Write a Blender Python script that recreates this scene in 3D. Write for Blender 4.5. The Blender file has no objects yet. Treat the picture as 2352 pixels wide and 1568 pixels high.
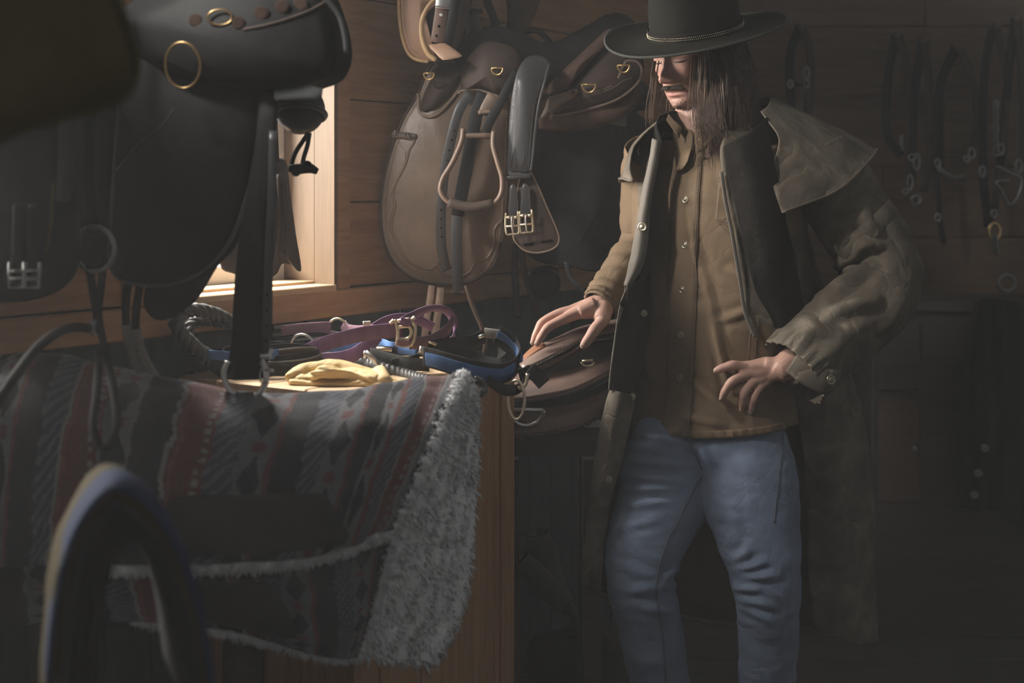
import bpy, bmesh, math, random
import numpy as np
from mathutils import Vector, noise as mnoise

# ------------------------------------------------------------------ camera, world, lights, exposure
SC = bpy.context.scene
COL = SC.collection
F = 3267.0            # focal length in pixels of the 2352 px wide frame (50 mm on 36 mm)
HZ = 430.0            # pixel row of the horizon
CZ = 1.36             # camera height

cam_d = bpy.data.cameras.new('camera')
cam = bpy.data.objects.new('camera', cam_d)
COL.objects.link(cam)
cam.location = (0, 0, CZ)
cam.rotation_euler = (math.pi / 2, 0, 0)
cam_d.sensor_width = 36.0
cam_d.lens = 36.0 * F / 2352.0
cam_d.shift_y = -(784.0 - HZ) / 2352.0
cam_d.clip_start = 0.05
cam_d.dof.use_dof = True
cam_d.dof.focus_distance = 3.05
cam_d.dof.aperture_fstop = 2.8
SC.camera = cam

W = bpy.data.worlds.new('ambient_fill')  # even ambient fill, added to lift the dark tones
SC.world = W
W.use_nodes = True
W.node_tree.nodes['Background'].inputs[0].default_value = (0.98, 1.0, 1.0, 1)
W.node_tree.nodes['Background'].inputs[1].default_value = 0.115

# frame of the window wall: x runs along the wall, y points outdoors, z up
WD = Vector((0.5595, 0.8288, 0)).normalized()
WN = Vector((WD.y, -WD.x, 0))                # into the room
W0 = Vector((-0.67, 2.84, 0))
WANG = math.atan2(WD.y, WD.x)
def wall(s, off, z):
    return W0 + WD * s + WN * off + Vector((0, 0, z))

def area_light(name, loc, target, sx, sy, power, col):
    d = bpy.data.lights.new(name, 'AREA')
    d.shape = 'RECTANGLE'; d.size = sx; d.size_y = sy
    d.energy = power; d.color = col
    o = bpy.data.objects.new(name, d); COL.objects.link(o)
    o.location = loc
    o.rotation_euler = (Vector(target) - Vector(loc)).to_track_quat('-Z', 'Y').to_euler()
    return o

# daylight: overcast sky through the window in view
area_light('window_daylight', (-2.20, 3.00, 2.02), (0.36, 3.04, 1.36), 1.0, 0.9, 215.0, (1.0, 0.96, 0.90))
area_light('high_sky_daylight', wall(0.42, -1.00, 2.90), wall(0.18, 0.32, 0.99), 1.2, 0.8, 330.0, (1.0, 0.96, 0.90))
# unseen fill spot added above the picture's left, aimed at the person
LAMP = Vector((-1.05, 1.80, 2.32)); LAMP_AT = Vector((0.14, 3.0, 1.31))
sd_ = bpy.data.lights.new('added_fill_spot', 'SPOT')
sd_.energy = 130.0; sd_.color = (1.0, 0.96, 0.90); sd_.spot_size = math.radians(44); sd_.spot_blend = 1.0; sd_.shadow_soft_size = 0.09
so_ = bpy.data.objects.new('added_fill_spot', sd_); COL.objects.link(so_); so_.location = LAMP
so_.rotation_euler = (LAMP_AT - LAMP).to_track_quat('-Z', 'Y').to_euler()

vs = SC.view_settings
vs.view_transform = 'Standard'; vs.look = 'None'; vs.gamma = 1.0
vs.use_curve_mapping = False
vs.exposure = 0.0

cy = SC.cycles
cy.max_bounces = 4; cy.diffuse_bounces = 2; cy.glossy_bounces = 2; cy.transmission_bounces = 2; cy.volume_bounces = 0; cy.transparent_max_bounces = 6
cy.use_light_tree = False; cy.caustics_reflective = False; cy.caustics_refractive = False

# ------------------------------------------------------------------ helpers
def P(px, py, Y):
    return Vector(((px - 1176.0) * Y / F, Y, CZ - (py - HZ) * Y / F))

def V3(a): return np.array(a, dtype=float)

def catmull(pts, n=6, closed=False):
    p = [np.array(q, dtype=float) for q in pts]
    m = len(p); out = []
    segs = m if closed else m - 1
    for i in range(segs):
        if closed:
            a, b, c, d = p[(i - 1) % m], p[i], p[(i + 1) % m], p[(i + 2) % m]
        else:
            a = p[i - 1] if i > 0 else 2 * p[0] - p[1]
            b, c = p[i], p[i + 1]
            d = p[i + 2] if i + 2 < m else 2 * p[-1] - p[-2]
        for k in range(n):
            t = k / n
            out.append(0.5 * ((2 * b) + (c - a) * t + (2 * a - 5 * b + 4 * c - d) * t * t + (-a + 3 * b - 3 * c + d) * t ** 3))
    if not closed: out.append(p[-1])
    return out

def wpos(o):
    v = Vector((0, 0, 0))
    while o is not None:
        v = v + o.location; o = o.parent
    return v

def thing(name, label, cat, loc=(0, 0, 0), group=None):
    o = bpy.data.objects.new(name, None)
    COL.objects.link(o)
    o.location = loc
    o.empty_display_size = 0.05
    o['label'] = label; o['category'] = cat
    if group: o['group'] = group
    return o

def tag(o, label, cat, group=None):
    o['label'] = label; o['category'] = cat
    if group: o['group'] = group
    return o

def obj(name, verts, faces, material, parent=None, smooth=True, local=False, sub=0, label=None, kind=None):
    me = bpy.data.meshes.new(name)
    off = Vector((0, 0, 0)) if local else wpos(parent)
    va = np.array([tuple(v) for v in verts], dtype=float)
    if parent is None and not local:
        # origin at the base centre of the mesh
        lo = va.min(0); hi = va.max(0)
        off = Vector(((lo[0] + hi[0]) / 2, (lo[1] + hi[1]) / 2, lo[2]))
    va = va - np.array(tuple(off))
    me.from_pydata([tuple(v) for v in va], [], [tuple(f) for f in faces])
    me.update()
    bm = bmesh.new(); bm.from_mesh(me)
    bmesh.ops.recalc_face_normals(bm, faces=bm.faces)
    bm.to_mesh(me); bm.free()
    if smooth:
        for pl in me.polygons: pl.use_smooth = True
    o = bpy.data.objects.new(name, me)
    COL.objects.link(o)
    if parent is None:
        if not local: o.location = off
    else:
        o.parent = parent
    if material: me.materials.append(material)
    if sub:
        md = o.modifiers.new('sub', 'SUBSURF'); md.levels = sub; md.render_levels = sub
    if smooth == 'auto':
        md = o.modifiers.new('es', 'EDGE_SPLIT'); md.split_angle = math.radians(40)
    if label: o['label'] = label
    if kind: o['kind'] = kind
    return o

class MB:
    """collects shapes in world coordinates, builds ONE mesh"""
    def __init__(self): self.v = []; self.f = []
    def add(self, v, f):
        b = len(self.v); self.v += [tuple(q) for q in v]; self.f += [tuple(i + b for i in q) for q in f]; return self
    def build(self, name, material, parent=None, **k): return obj(name, self.v, self.f, material, parent, **k)

def g_box(c, size, ax=(1, 0, 0), az=(0, 0, 1), bev=0.0):
    """box geometry, ax the direction of its x side, az of its z side"""
    ax = Vector(ax).normalized(); az = Vector(az).normalized(); ay = az.cross(ax).normalized(); az = ax.cross(ay)
    hx, hy, hz = [s / 2 for s in size]; c = Vector(c)
    if bev <= 0:
        vs_ = [c + ax * sx * hx + ay * sy * hy + az * sz * hz for sz in (-1, 1) for sy in (-1, 1) for sx in (-1, 1)]
        return vs_, [(0, 2, 3, 1), (4, 5, 7, 6), (0, 1, 5, 4), (2, 6, 7, 3), (0, 4, 6, 2), (1, 3, 7, 5)]
    bm = bmesh.new()
    bmesh.ops.create_cube(bm, size=1.0)
    for v in bm.verts: v.co = Vector((v.co.x * 2 * hx, v.co.y * 2 * hy, v.co.z * 2 * hz))
    bmesh.ops.bevel(bm, geom=bm.edges[:], offset=bev, segments=1, affect='EDGES')
    bm.verts.index_update()
    vv = [c + ax * v.co.x + ay * v.co.y + az * v.co.z for v in bm.verts]
    ff = [tuple(v.index for v in f.verts) for f in bm.faces]
    bm.free()
    return vv, ff

def frames(pts, closed=False, side=None):
    p = [Vector(q) for q in pts]; n = len(p); T = []
    for i in range(n):
        if closed: t = p[(i + 1) % n] - p[(i - 1) % n]
        else: t = p[min(i + 1, n - 1)] - p[max(i - 1, 0)]
        T.append(t.normalized() if t.length > 1e-9 else Vector((0, 0, 1)))
    S = []
    if side is None:
        r = Vector((0, 0, 1)) if abs(T[0].z) < 0.9 else Vector((1, 0, 0))
        s = T[0].cross(r).normalized()
        for i in range(n):
            s = (s - T[i] * s.dot(T[i])).normalized(); S.append(s)
    else:
        for i in range(n):
            s = Vector(side(i / max(1, n - 1)) if callable(side) else side)
            s = s - T[i] * s.dot(T[i])
            if s.length < 1e-5: s = S[-1] if S else T[i].orthogonal()
            S.append(s.normalized())
    return p, T, S

def g_sweep(pts, section, closed=False, side=None, scale=None, cap=True):
    """section(i, t) -> list of (a, b): a along side, b along the second normal"""
    p, T, S = frames(pts, closed, side)
    n = len(p); v = []; f = []; m = None
    for i in range(n):
        N = T[i].cross(S[i])
        sec = section(i / max(1, n - 1)); m = len(sec)
        for a, b in sec: v.append(p[i] + S[i] * a + N * b)
    rng = n if closed else n - 1
    for i in range(rng):
        j = (i + 1) % n
        for k in range(m):
            l = (k + 1) % m
            f.append((i * m + k, i * m + l, j * m + l, j * m + k))
    if cap and not closed:
        f.append(tuple(range(m - 1, -1, -1))); f.append(tuple((n - 1) * m + k for k in range(m)))
    return v, f

def g_tube(pts, r, seg=8, closed=False, cap=True):
    def sec(t):
        if callable(r): rr = r(t)
        elif isinstance(r, (list, tuple)):
            x = t * (len(r) - 1); i = min(int(x), len(r) - 2); rr = r[i] + (r[i + 1] - r[i]) * (x - i)
        else: rr = r
        return [(rr * math.cos(2 * math.pi * k / seg), rr * math.sin(2 * math.pi * k / seg)) for k in range(seg)]
    return g_sweep(pts, sec, closed, None, cap=cap)

def g_strap(pts, w, th, side, closed=False):
    def sec(t):
        ww = w(t) if callable(w) else w
        h = ww / 2; k = th / 2; c = min(th * 0.35, h * 0.3)
        return [(-h, -k + c), (-h + c, -k), (h - c, -k), (h, -k + c), (h, k - c), (h - c, k), (-h + c, k), (-h, k - c)]
    return g_sweep(pts, sec, closed, side)

def g_grid(G, th=0.0, closed_u=False, cap=False, flip=False):
    """G[i][j] points, thickness th to the normal's back side"""
    A = np.array([[tuple(q) for q in row] for row in G], dtype=float)
    m, n = A.shape[:2]
    v = [tuple(q) for q in A.reshape(-1, 3)]; f = []
    idx = lambda i, j: i * n + (j % n)
    nn = n if closed_u else n - 1
    for i in range(m - 1):
        for j in range(nn): f.append((idx(i, j), idx(i, j + 1), idx(i + 1, j + 1), idx(i + 1, j)))
    if th:
        N = grid_normals(A, closed_u)
        B = A - N * th * (-1 if flip else 1)
        b = len(v); v += [tuple(q) for q in B.reshape(-1, 3)]
        for i in range(m - 1):
            for j in range(nn): f.append((b + idx(i, j), b + idx(i + 1, j), b + idx(i + 1, j + 1), b + idx(i, j + 1)))
        for j in range(nn):
            f.append((idx(0, j), b + idx(0, j), b + idx(0, j + 1), idx(0, j + 1)))
            f.append((idx(m - 1, j), idx(m - 1, j + 1), b + idx(m - 1, j + 1), b + idx(m - 1, j)))
        if not closed_u:
            for i in range(m - 1):
                f.append((idx(i, 0), idx(i + 1, 0), b + idx(i + 1, 0), b + idx(i, 0)))
                f.append((idx(i, n - 1), b + idx(i, n - 1), b + idx(i + 1, n - 1), idx(i + 1, n - 1)))
    if cap:
        f.append(tuple(idx(0, j) for j in range(n))); f.append(tuple(idx(m - 1, j) for j in range(n)))
    return v, f

def grid_normals(A, closed_u=False):
    if closed_u:
        du = np.roll(A, -1, 1) - np.roll(A, 1, 1)
    else:
        du = np.gradient(A, axis=1)
    dv = np.gradient(A, axis=0)
    N = np.cross(du, dv); L = np.linalg.norm(N, axis=2, keepdims=True); L[L < 1e-12] = 1
    return N / L

def interp_grid(ctrl, nu, nv, closed_u=False):
    """ctrl rows of control points -> smooth dense grid"""
    rows = []
    for r in ctrl:
        rows.append(np.array(catmull(r, nu, closed_u)))
    R = np.array(rows)
    cols = [np.array(catmull(list(R[:, j]), nv)) for j in range(R.shape[1])]
    return np.array(cols).transpose(1, 0, 2)

def fbm(p, s=1.0, o=3):
    return mnoise.fractal(Vector(p) * s, 1.0, 2.0, o)

def displace(A, fn, closed_u=False):
    N = grid_normals(A, closed_u); B = A.copy()
    for i in range(A.shape[0]):
        for j in range(A.shape[1]):
            B[i, j] = A[i, j] + N[i, j] * fn(i / (A.shape[0] - 1), j / (A.shape[1] - 1), A[i, j])
    return B

def g_plate(outline, depth, th, rings=5, bulge=0.0, sm=5, edge=0.25):
    """plate whose outline is given in pixels, with a depth for every point; rounded rim and a bulged face"""
    ol = [np.array(q) for q in (catmull(outline, sm, True) if sm else outline)]
    c = np.mean(ol, axis=0)
    dfn = depth if callable(depth) else (lambda x, y: depth)
    n = len(ol); v = []; f = []
    ts = [1.0] + [1 - (1 - 0.0) * (k / rings) for k in range(0, rings)]
    for k, t in enumerate(ts):
        for q in ol:
            s = 1.0 if k == 0 else (t if k > 1 else 1.0)
            x, y = c + (q - c) * (s if k != 1 else (1 - 0.0))
            if k == 1:
                # slightly inset, raised rim
                d = (q - c); L = math.hypot(*d); x, y = c + d * max(0, (L - th * edge * F / 2.8) / L)
            b = bulge * (1 - t * t) if k > 1 else 0
            Y = dfn(x, y) + (th * edge if k == 0 else 0) - b
            v.append(P(x, y, Y))
    m = len(ts)
    for k in range(m - 1):
        for i in range(n):
            j = (i + 1) % n
            f.append((k * n + i, k * n + j, (k + 1) * n + j, (k + 1) * n + i))
    v.append(P(c[0], c[1], dfn(*c) - bulge)); ci = len(v) - 1
    for i in range(n): f.append(((m - 1) * n + i, (m - 1) * n + (i + 1) % n, ci))
    # back
    b0 = len(v)
    for q in ol: v.append(P(q[0], q[1], dfn(*q) + th * 0.8))
    for k, t in enumerate([0.7, 0.35]):
        for q in ol:
            x, y = c + (q - c) * t
            v.append(P(x, y, dfn(x, y) + th - bulge * (1 - t * t)))
    v.append(P(c[0], c[1], dfn(*c) + th - bulge)); cb = len(v) - 1
    for i in range(n):
        j = (i + 1) % n
        f.append((i, b0 + i, b0 + j, j))
        for k in range(2):
            f.append((b0 + k * n + i, b0 + (k + 1) * n + i, b0 + (k + 1) * n + j, b0 + k * n + j))
        f.append((b0 + 2 * n + i, cb, b0 + 2 * n + j))
    return v, f

def path_px(pts, Y, n=6, closed=False):
    """pixel points (x, y[, depth]) -> smooth 3D path"""
    q = [tuple(P(p[0], p[1], p[2] if len(p) > 2 else Y)) for p in pts]
    return [Vector(tuple(a)) for a in catmull(q, n, closed)]

def g_stitches(path, length=0.004, gap=0.0025, r=0.0006, off=(0, 0, 0)):
    """short thread pieces along a path"""
    mb = MB(); off = Vector(off)
    d = 0.0; pos = 0.0
    pts = [Vector(p) for p in path]
    seglen = [(pts[i + 1] - pts[i]).length for i in range(len(pts) - 1)]
    tot = sum(seglen)
    def at(s):
        for i, L in enumerate(seglen):
            if s <= L or i == len(seglen) - 1:
                return pts[i].lerp(pts[i + 1], min(1, s / L if L > 0 else 0))
            s -= L
    s = 0
    while s + length < tot:
        a, b = at(s) + off, at(s + length) + off
        t = (b - a)
        if t.length > 1e-6:
            t.normalize()
            u = t.orthogonal().normalized(); w = t.cross(u)
            mb.add([a + u * r, a + w * r, a - u * r, a - w * r, b + u * r, b + w * r, b - u * r, b - w * r],
                   [(0, 1, 5, 4), (1, 2, 6, 5), (2, 3, 7, 6), (3, 0, 4, 7), (0, 3, 2, 1), (4, 5, 6, 7)])
        s += length + gap
    return mb

def g_ring(c, R, r, normal=(0, 1, 0), seg=28, sseg=8, sx=1.0, sz=1.0, a0=0, a1=2 * math.pi, up=(0, 0, 1)):
    n = Vector(normal).normalized(); u = Vector(up); u = (u - n * u.dot(n)).normalized(); s = u.cross(n)
    full = abs(a1 - a0 - 2 * math.pi) < 1e-6
    k = seg if full else seg + 1
    pts = [Vector(c) + s * math.cos(a0 + (a1 - a0) * i / seg) * R * sx + u * math.sin(a0 + (a1 - a0) * i / seg) * R * sz for i in range(k)]
    return g_tube(pts, r, sseg, closed=full)

def g_ball(c, r, sc=(1, 1, 1), u=12, w=8):
    v = []; f = []
    c = Vector(c)
    for i in range(w + 1):
        th = math.pi * i / w
        for j in range(u):
            ph = 2 * math.pi * j / u
            v.append(c + Vector((r * sc[0] * math.sin(th) * math.cos(ph), r * sc[1] * math.sin(th) * math.sin(ph), r * sc[2] * math.cos(th))))
    for i in range(w):
        for j in range(u): f.append((i * u + j, i * u + (j + 1) % u, (i + 1) * u + (j + 1) % u, (i + 1) * u + j))
    return v, f

def remeshed(v, f, voxel, smooth_it=4, smooth_f=0.5):
    """joined closed shapes -> one continuous skin (verts, faces)"""
    me = bpy.data.meshes.new('tmp'); me.from_pydata([tuple(q) for q in v], [], [tuple(q) for q in f]); me.update()
    o = bpy.data.objects.new('tmp', me); COL.objects.link(o)
    bm = bmesh.new(); bm.from_mesh(me); bmesh.ops.recalc_face_normals(bm, faces=bm.faces); bm.to_mesh(me); bm.free()
    m = o.modifiers.new('r', 'REMESH'); m.mode = 'VOXEL'; m.voxel_size = voxel
    s = o.modifiers.new('s', 'SMOOTH'); s.iterations = smooth_it; s.factor = smooth_f
    dg = bpy.context.evaluated_depsgraph_get(); dg.update()
    ev = o.evaluated_get(dg); m2 = ev.to_mesh()
    nv = np.zeros(len(m2.vertices) * 3); m2.vertices.foreach_get('co', nv); nv = nv.reshape(-1, 3)
    nf = [tuple(p.vertices) for p in m2.polygons]
    nn = np.zeros(len(m2.vertices) * 3); m2.vertices.foreach_get('normal', nn); nn = nn.reshape(-1, 3)
    ev.to_mesh_clear()
    bpy.data.objects.remove(o); bpy.data.meshes.remove(me)
    return nv, nf, nn

# ------------------------------------------------------------------ materials
def mat(name, col, rough=0.6, var=0.25, scale=12.0, bump=0.15, bscale=90.0, metal=0.0, spec=0.5, sheen=0.0, coat=0.0, stretch=(1, 1, 1), col2=None, bdist=0.002, ridge=0.0, rscale=14.0, wear=0.0):
    m = bpy.data.materials.new(name); m.use_nodes = True
    nt = m.node_tree; b = nt.nodes['Principled BSDF']; L = nt.links
    tc = nt.nodes.new('ShaderNodeTexCoord')
    mp = nt.nodes.new('ShaderNodeMapping'); mp.inputs['Scale'].default_value = stretch
    L.new(tc.outputs['Object'], mp.inputs['Vector'])
    n1 = nt.nodes.new('ShaderNodeTexNoise'); n1.inputs['Scale'].default_value = scale; n1.inputs['Detail'].default_value = 5; n1.inputs['Roughness'].default_value = 0.6
    L.new(mp.outputs[0], n1.inputs['Vector'])
    rp = nt.nodes.new('ShaderNodeValToRGB')
    c2 = col2 if col2 else tuple(min(1, c * (1 + var)) for c in col)
    c1 = tuple(c * (1 - var) for c in col)
    if col2: c1 = col
    rp.color_ramp.elements[0].position = 0.3; rp.color_ramp.elements[1].position = 0.7
    rp.color_ramp.elements[0].color = (*c1, 1); rp.color_ramp.elements[1].color = (*c2, 1)
    L.new(n1.outputs['Fac'], rp.inputs['Fac']); L.new(rp.outputs['Color'], b.inputs['Base Color'])
    b.inputs['Roughness'].default_value = rough; b.inputs['Metallic'].default_value = metal
    b.inputs['Specular IOR Level'].default_value = spec
    if sheen: b.inputs['Sheen Weight'].default_value = sheen; b.inputs['Sheen Roughness'].default_value = 0.5
    if coat: b.inputs['Coat Weight'].default_value = coat; b.inputs['Coat Roughness'].default_value = 0.25
    if bump:
        n2 = nt.nodes.new('ShaderNodeTexNoise'); n2.inputs['Scale'].default_value = bscale; n2.inputs['Detail'].default_value = 4
        L.new(mp.outputs[0], n2.inputs['Vector'])
        bp = nt.nodes.new('ShaderNodeBump'); bp.inputs['Strength'].default_value = min(1, bump); bp.inputs['Distance'].default_value = bdist
        L.new(n2.outputs['Fac'], bp.inputs['Height']); L.new(bp.outputs[0], b.inputs['Normal'])
        if ridge:      # sharp crumple lines: folded noise
            n3 = nt.nodes.new('ShaderNodeTexNoise'); n3.inputs['Scale'].default_value = rscale; n3.inputs['Detail'].default_value = 3; n3.inputs['Distortion'].default_value = 0.6
            L.new(mp.outputs[0], n3.inputs['Vector'])
            s1 = nt.nodes.new('ShaderNodeMath'); s1.operation = 'SUBTRACT'; s1.inputs[1].default_value = 0.5; L.new(n3.outputs['Fac'], s1.inputs[0])
            s2 = nt.nodes.new('ShaderNodeMath'); s2.operation = 'ABSOLUTE'; L.new(s1.outputs[0], s2.inputs[0])
            s3 = nt.nodes.new('ShaderNodeMath'); s3.operation = 'POWER'; s3.inputs[1].default_value = 0.6; L.new(s2.outputs[0], s3.inputs[0])
            b3 = nt.nodes.new('ShaderNodeBump'); b3.inputs['Strength'].default_value = 1.0; b3.inputs['Distance'].default_value = ridge
            L.new(s3.outputs[0], b3.inputs['Height']); L.new(b3.outputs[0], bp.inputs['Normal'])
            if wear:   # cloth rubbed pale along the creases
                mr = nt.nodes.new('ShaderNodeMapRange'); mr.inputs['From Min'].default_value = 0.0; mr.inputs['From Max'].default_value = 0.10; mr.inputs['To Min'].default_value = 1 + wear; mr.inputs['To Max'].default_value = 1.0
                L.new(s2.outputs[0], mr.inputs['Value'])
                vm = nt.nodes.new('ShaderNodeVectorMath'); vm.operation = 'SCALE'; L.new(rp.outputs['Color'], vm.inputs[0]); L.new(mr.outputs['Result'], vm.inputs['Scale']); L.new(vm.outputs[0], b.inputs['Base Color'])
    return m

def wood(name, c1, c2, stretch=(1.2, 14, 14), rough=0.55, knots=True):
    m = bpy.data.materials.new(name); m.use_nodes = True
    nt = m.node_tree; b = nt.nodes['Principled BSDF']; L = nt.links
    tc = nt.nodes.new('ShaderNodeTexCoord'); mp = nt.nodes.new('ShaderNodeMapping'); mp.inputs['Scale'].default_value = stretch
    oi = nt.nodes.new('ShaderNodeObjectInfo')
    ad = nt.nodes.new('ShaderNodeVectorMath'); ad.operation = 'ADD'
    ml = nt.nodes.new('ShaderNodeMath'); ml.operation = 'MULTIPLY'; ml.inputs[1].default_value = 7.0
    L.new(oi.outputs['Random'], ml.inputs[0]); L.new(tc.outputs['Object'], mp.inputs['Vector'])
    L.new(mp.outputs[0], ad.inputs[0]); L.new(ml.outputs[0], ad.inputs[1])
    n1 = nt.nodes.new('ShaderNodeTexNoise'); n1.inputs['Scale'].default_value = 2.0; n1.inputs['Detail'].default_value = 6; n1.inputs['Distortion'].default_value = 0.8
    L.new(ad.outputs[0], n1.inputs['Vector'])
    wv = nt.nodes.new('ShaderNodeTexNoise'); wv.inputs['Scale'].default_value = 9.0; wv.inputs['Detail'].default_value = 3
    L.new(ad.outputs[0], wv.inputs['Vector'])
    mx = nt.nodes.new('ShaderNodeMath'); mx.operation = 'MULTIPLY_ADD'; mx.inputs[1].default_value = 0.4
    L.new(wv.outputs['Fac'], mx.inputs[0]); 
    m3 = nt.nodes.new('ShaderNodeMath'); m3.operation = 'MULTIPLY'; m3.inputs[1].default_value = 0.6
    L.new(n1.outputs['Fac'], m3.inputs[0]); L.new(m3.outputs[0], mx.inputs[2])
    rp = nt.nodes.new('ShaderNodeValToRGB')
    rp.color_ramp.elements[0].position = 0.35; rp.color_ramp.elements[1].position = 0.62
    rp.color_ramp.elements[0].color = (*c1, 1); rp.color_ramp.elements[1].color = (*c2, 1)
    L.new(mx.outputs[0], rp.inputs['Fac'])
    out = rp.outputs['Color']
    if knots:
        vo = nt.nodes.new('ShaderNodeTexVoronoi'); vo.inputs['Scale'].default_value = 2.6
        mp2 = nt.nodes.new('ShaderNodeMapping'); mp2.inputs['Scale'].default_value = (0.7, 1.6, 1.6)
        L.new(tc.outputs['Object'], mp2.inputs['Vector']); L.new(mp2.outputs[0], vo.inputs['Vector'])
        k = nt.nodes.new('ShaderNodeValToRGB'); k.color_ramp.elements[0].position = 0.03; k.color_ramp.elements[1].position = 0.11
        k.color_ramp.elements[0].color = (1, 1, 1, 1); k.color_ramp.elements[1].color = (0, 0, 0, 1)
        L.new(vo.outputs['Distance'], k.inputs['Fac'])
        mixc = nt.nodes.new('ShaderNodeMix'); mixc.data_type = 'RGBA'
        L.new(k.outputs['Color'], mixc.inputs[0]); L.new(out, mixc.inputs[6]); mixc.inputs[7].default_value = (c1[0] * 0.45, c1[1] * 0.36, c1[2] * 0.32, 1)
        out = mixc.outputs[2]
    L.new(out, b.inputs['Base Color']); b.inputs['Roughness'].default_value = rough
    bp = nt.nodes.new('ShaderNodeBump'); bp.inputs['Strength'].default_value = 0.12; bp.inputs['Distance'].default_value = 0.002
    L.new(mx.outputs[0], bp.inputs['Height']); L.new(bp.outputs[0], b.inputs['Normal'])
    return m

M = {}
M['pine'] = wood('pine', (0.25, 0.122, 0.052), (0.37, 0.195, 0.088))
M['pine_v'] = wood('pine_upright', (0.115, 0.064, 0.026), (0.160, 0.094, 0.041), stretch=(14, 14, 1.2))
M['pine_trim'] = wood('pine_trim', (0.34, 0.185, 0.088), (0.46, 0.265, 0.135), knots=False)
M['pine_cab'] = wood('pine_cabinet', (0.42, 0.225, 0.11), (0.54, 0.31, 0.16), stretch=(14, 14, 1.0), knots=False)
M['pine_top'] = wood('pine_top', (0.52, 0.35, 0.20), (0.68, 0.48, 0.29), stretch=(2, 14, 14), knots=False)
M['barn'] = wood('barn_board', (0.10, 0.058, 0.032), (0.155, 0.095, 0.055))
M['teal'] = mat('teal_paint', (0.032, 0.055, 0.056), 0.75, 0.25, 20, 0.1, 60)
M['white_pvc'] = mat('white_window_paint', (0.75, 0.74, 0.72), 0.4, 0.05, 5, 0, 60)
M['floor'] = wood('floor_board', (0.05, 0.045, 0.04), (0.08, 0.072, 0.065), stretch=(1.0, 12, 12), knots=False)
M['gap'] = mat('backing_wood', (0.10, 0.06, 0.035), 0.9, 0.2, 8, 0)  # wood backing behind the boards, showing in their joints
M['chest'] = wood('dark_chest_wood', (.035, .030, .026), (.055, .048, .042), knots=False)
gm = bpy.data.materials.new('window_glass'); gm.use_nodes = True
_nt = gm.node_tree; _nt.nodes.remove(_nt.nodes['Principled BSDF'])
_tr = _nt.nodes.new('ShaderNodeBsdfTransparent'); _gl = _nt.nodes.new('ShaderNodeBsdfGlossy'); _gl.inputs['Roughness'].default_value = 0.02
_mx = _nt.nodes.new('ShaderNodeMixShader'); _mx.inputs[0].default_value = 0.08
_nt.links.new(_tr.outputs[0], _mx.inputs[1]); _nt.links.new(_gl.outputs[0], _mx.inputs[2])
_nt.links.new(_mx.outputs[0], _nt.nodes['Material Output'].inputs[0])
M['glass'] = gm
# leather and cloth
M['black_leather'] = mat('black_leather', (0.020, 0.020, 0.020), 0.62, 0.15, 14, 0.25, 140, spec=0.16)
M['black_suede'] = mat('black_suede', (0.036, 0.0355, 0.035), 0.9, 0.15, 14, 0.3, 200, spec=0.1)
M['black_shiny'] = mat('black_polished_leather', (0.055, 0.055, 0.057), 0.36, 0.15, 10, 0.15, 120, spec=0.5)
M['brown_leather'] = mat('brown_leather', (0.22, 0.160, 0.122), 0.38, 0.30, 7, 0.3, 130, spec=0.5)
M['dark_brown'] = mat('dark_brown_leather', (0.068, 0.048, 0.040), 0.62, 0.2, 9, 0.25, 130, spec=0.22)
M['brown_suede'] = mat('worn_brown_suede', (0.125, 0.080, 0.064), 0.85, 0.3, 16, 0.35, 200, spec=0.15)
M['tan_leather'] = mat('tan_leather', (0.33, 0.20, 0.135), 0.5, 0.15, 8, 0.2, 120)
M['tan_edge'] = mat('tan_leather_edge', (0.45, 0.30, 0.16), 0.6, 0.2, 20, 0.2, 120)
M['chestnut'] = mat('chestnut_leather', (0.19, 0.118, 0.095), 0.5, 0.15, 7, 0.2, 100)
M['orange_leather'] = mat('orange_leather', (0.26, 0.11, 0.055), 0.5, 0.15, 12, 0.15, 120)
M['thread'] = mat('tan_thread', (0.50, 0.41, 0.31), 0.8, 0.2, 40, 0)
M['pale_thread'] = mat('pale_thread', (0.65, 0.58, 0.48), 0.8, 0.2, 40, 0)
M['dark_thread'] = mat('dark_thread', (0.13, 0.12, 0.11), 0.8, 0.2, 40, 0)
M['steel'] = mat('steel', (0.70, 0.68, 0.66), 0.34, 0.1, 30, 0.1, 60, metal=1.0)
M['brass'] = mat('brass', (0.78, 0.55, 0.26), 0.3, 0.12, 30, 0.1, 60, metal=1.0)
M['dim_steel'] = mat('darker_steel', (.26, .26, .255), .38, .2, 40, .2, 80, metal=1.0)  # steel with a darker base colour
M['dim_brass'] = mat('darker_brass', (.34, .23, .11), .36, .2, 40, .2, 80, metal=1.0)  # brass with a darker base colour
M['pale_brass'] = mat('pale_brass', (0.78, 0.66, 0.48), 0.38, 0.15, 60, 0.2, 120, metal=1.0)
M['stirrup_leather'] = mat('stirrup_cover_leather', (0.20, 0.135, 0.10), 0.45, 0.2, 14, 0.25, 120)
# ------------------------------------------------------------------ the room
def wall_box(mb, s0, s1, o0, o1, z0, z1, bev=0.0):
    c = wall((s0 + s1) / 2, (o0 + o1) / 2, (z0 + z1) / 2)
    mb.add(*g_box(c, (s1 - s0, abs(o1 - o0), z1 - z0), WD, (0, 0, 1), bev))
    return mb

def wall_obj(name, s0, s1, o0, o1, z0, z1, material, parent, bev=0.0, **k):
    """a board whose object axes follow the wall (grain along local x)"""
    c = wall((s0 + s1) / 2, (o0 + o1) / 2, (z0 + z1) / 2)
    v, f = g_box((0, 0, 0), (s1 - s0, abs(o1 - o0), z1 - z0), bev=bev)
    o = obj(name, v, f, material, parent, smooth=False, local=True, **k)
    o.location = c - wpos(parent); o.rotation_euler = (0, 0, WANG)
    return o

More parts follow.
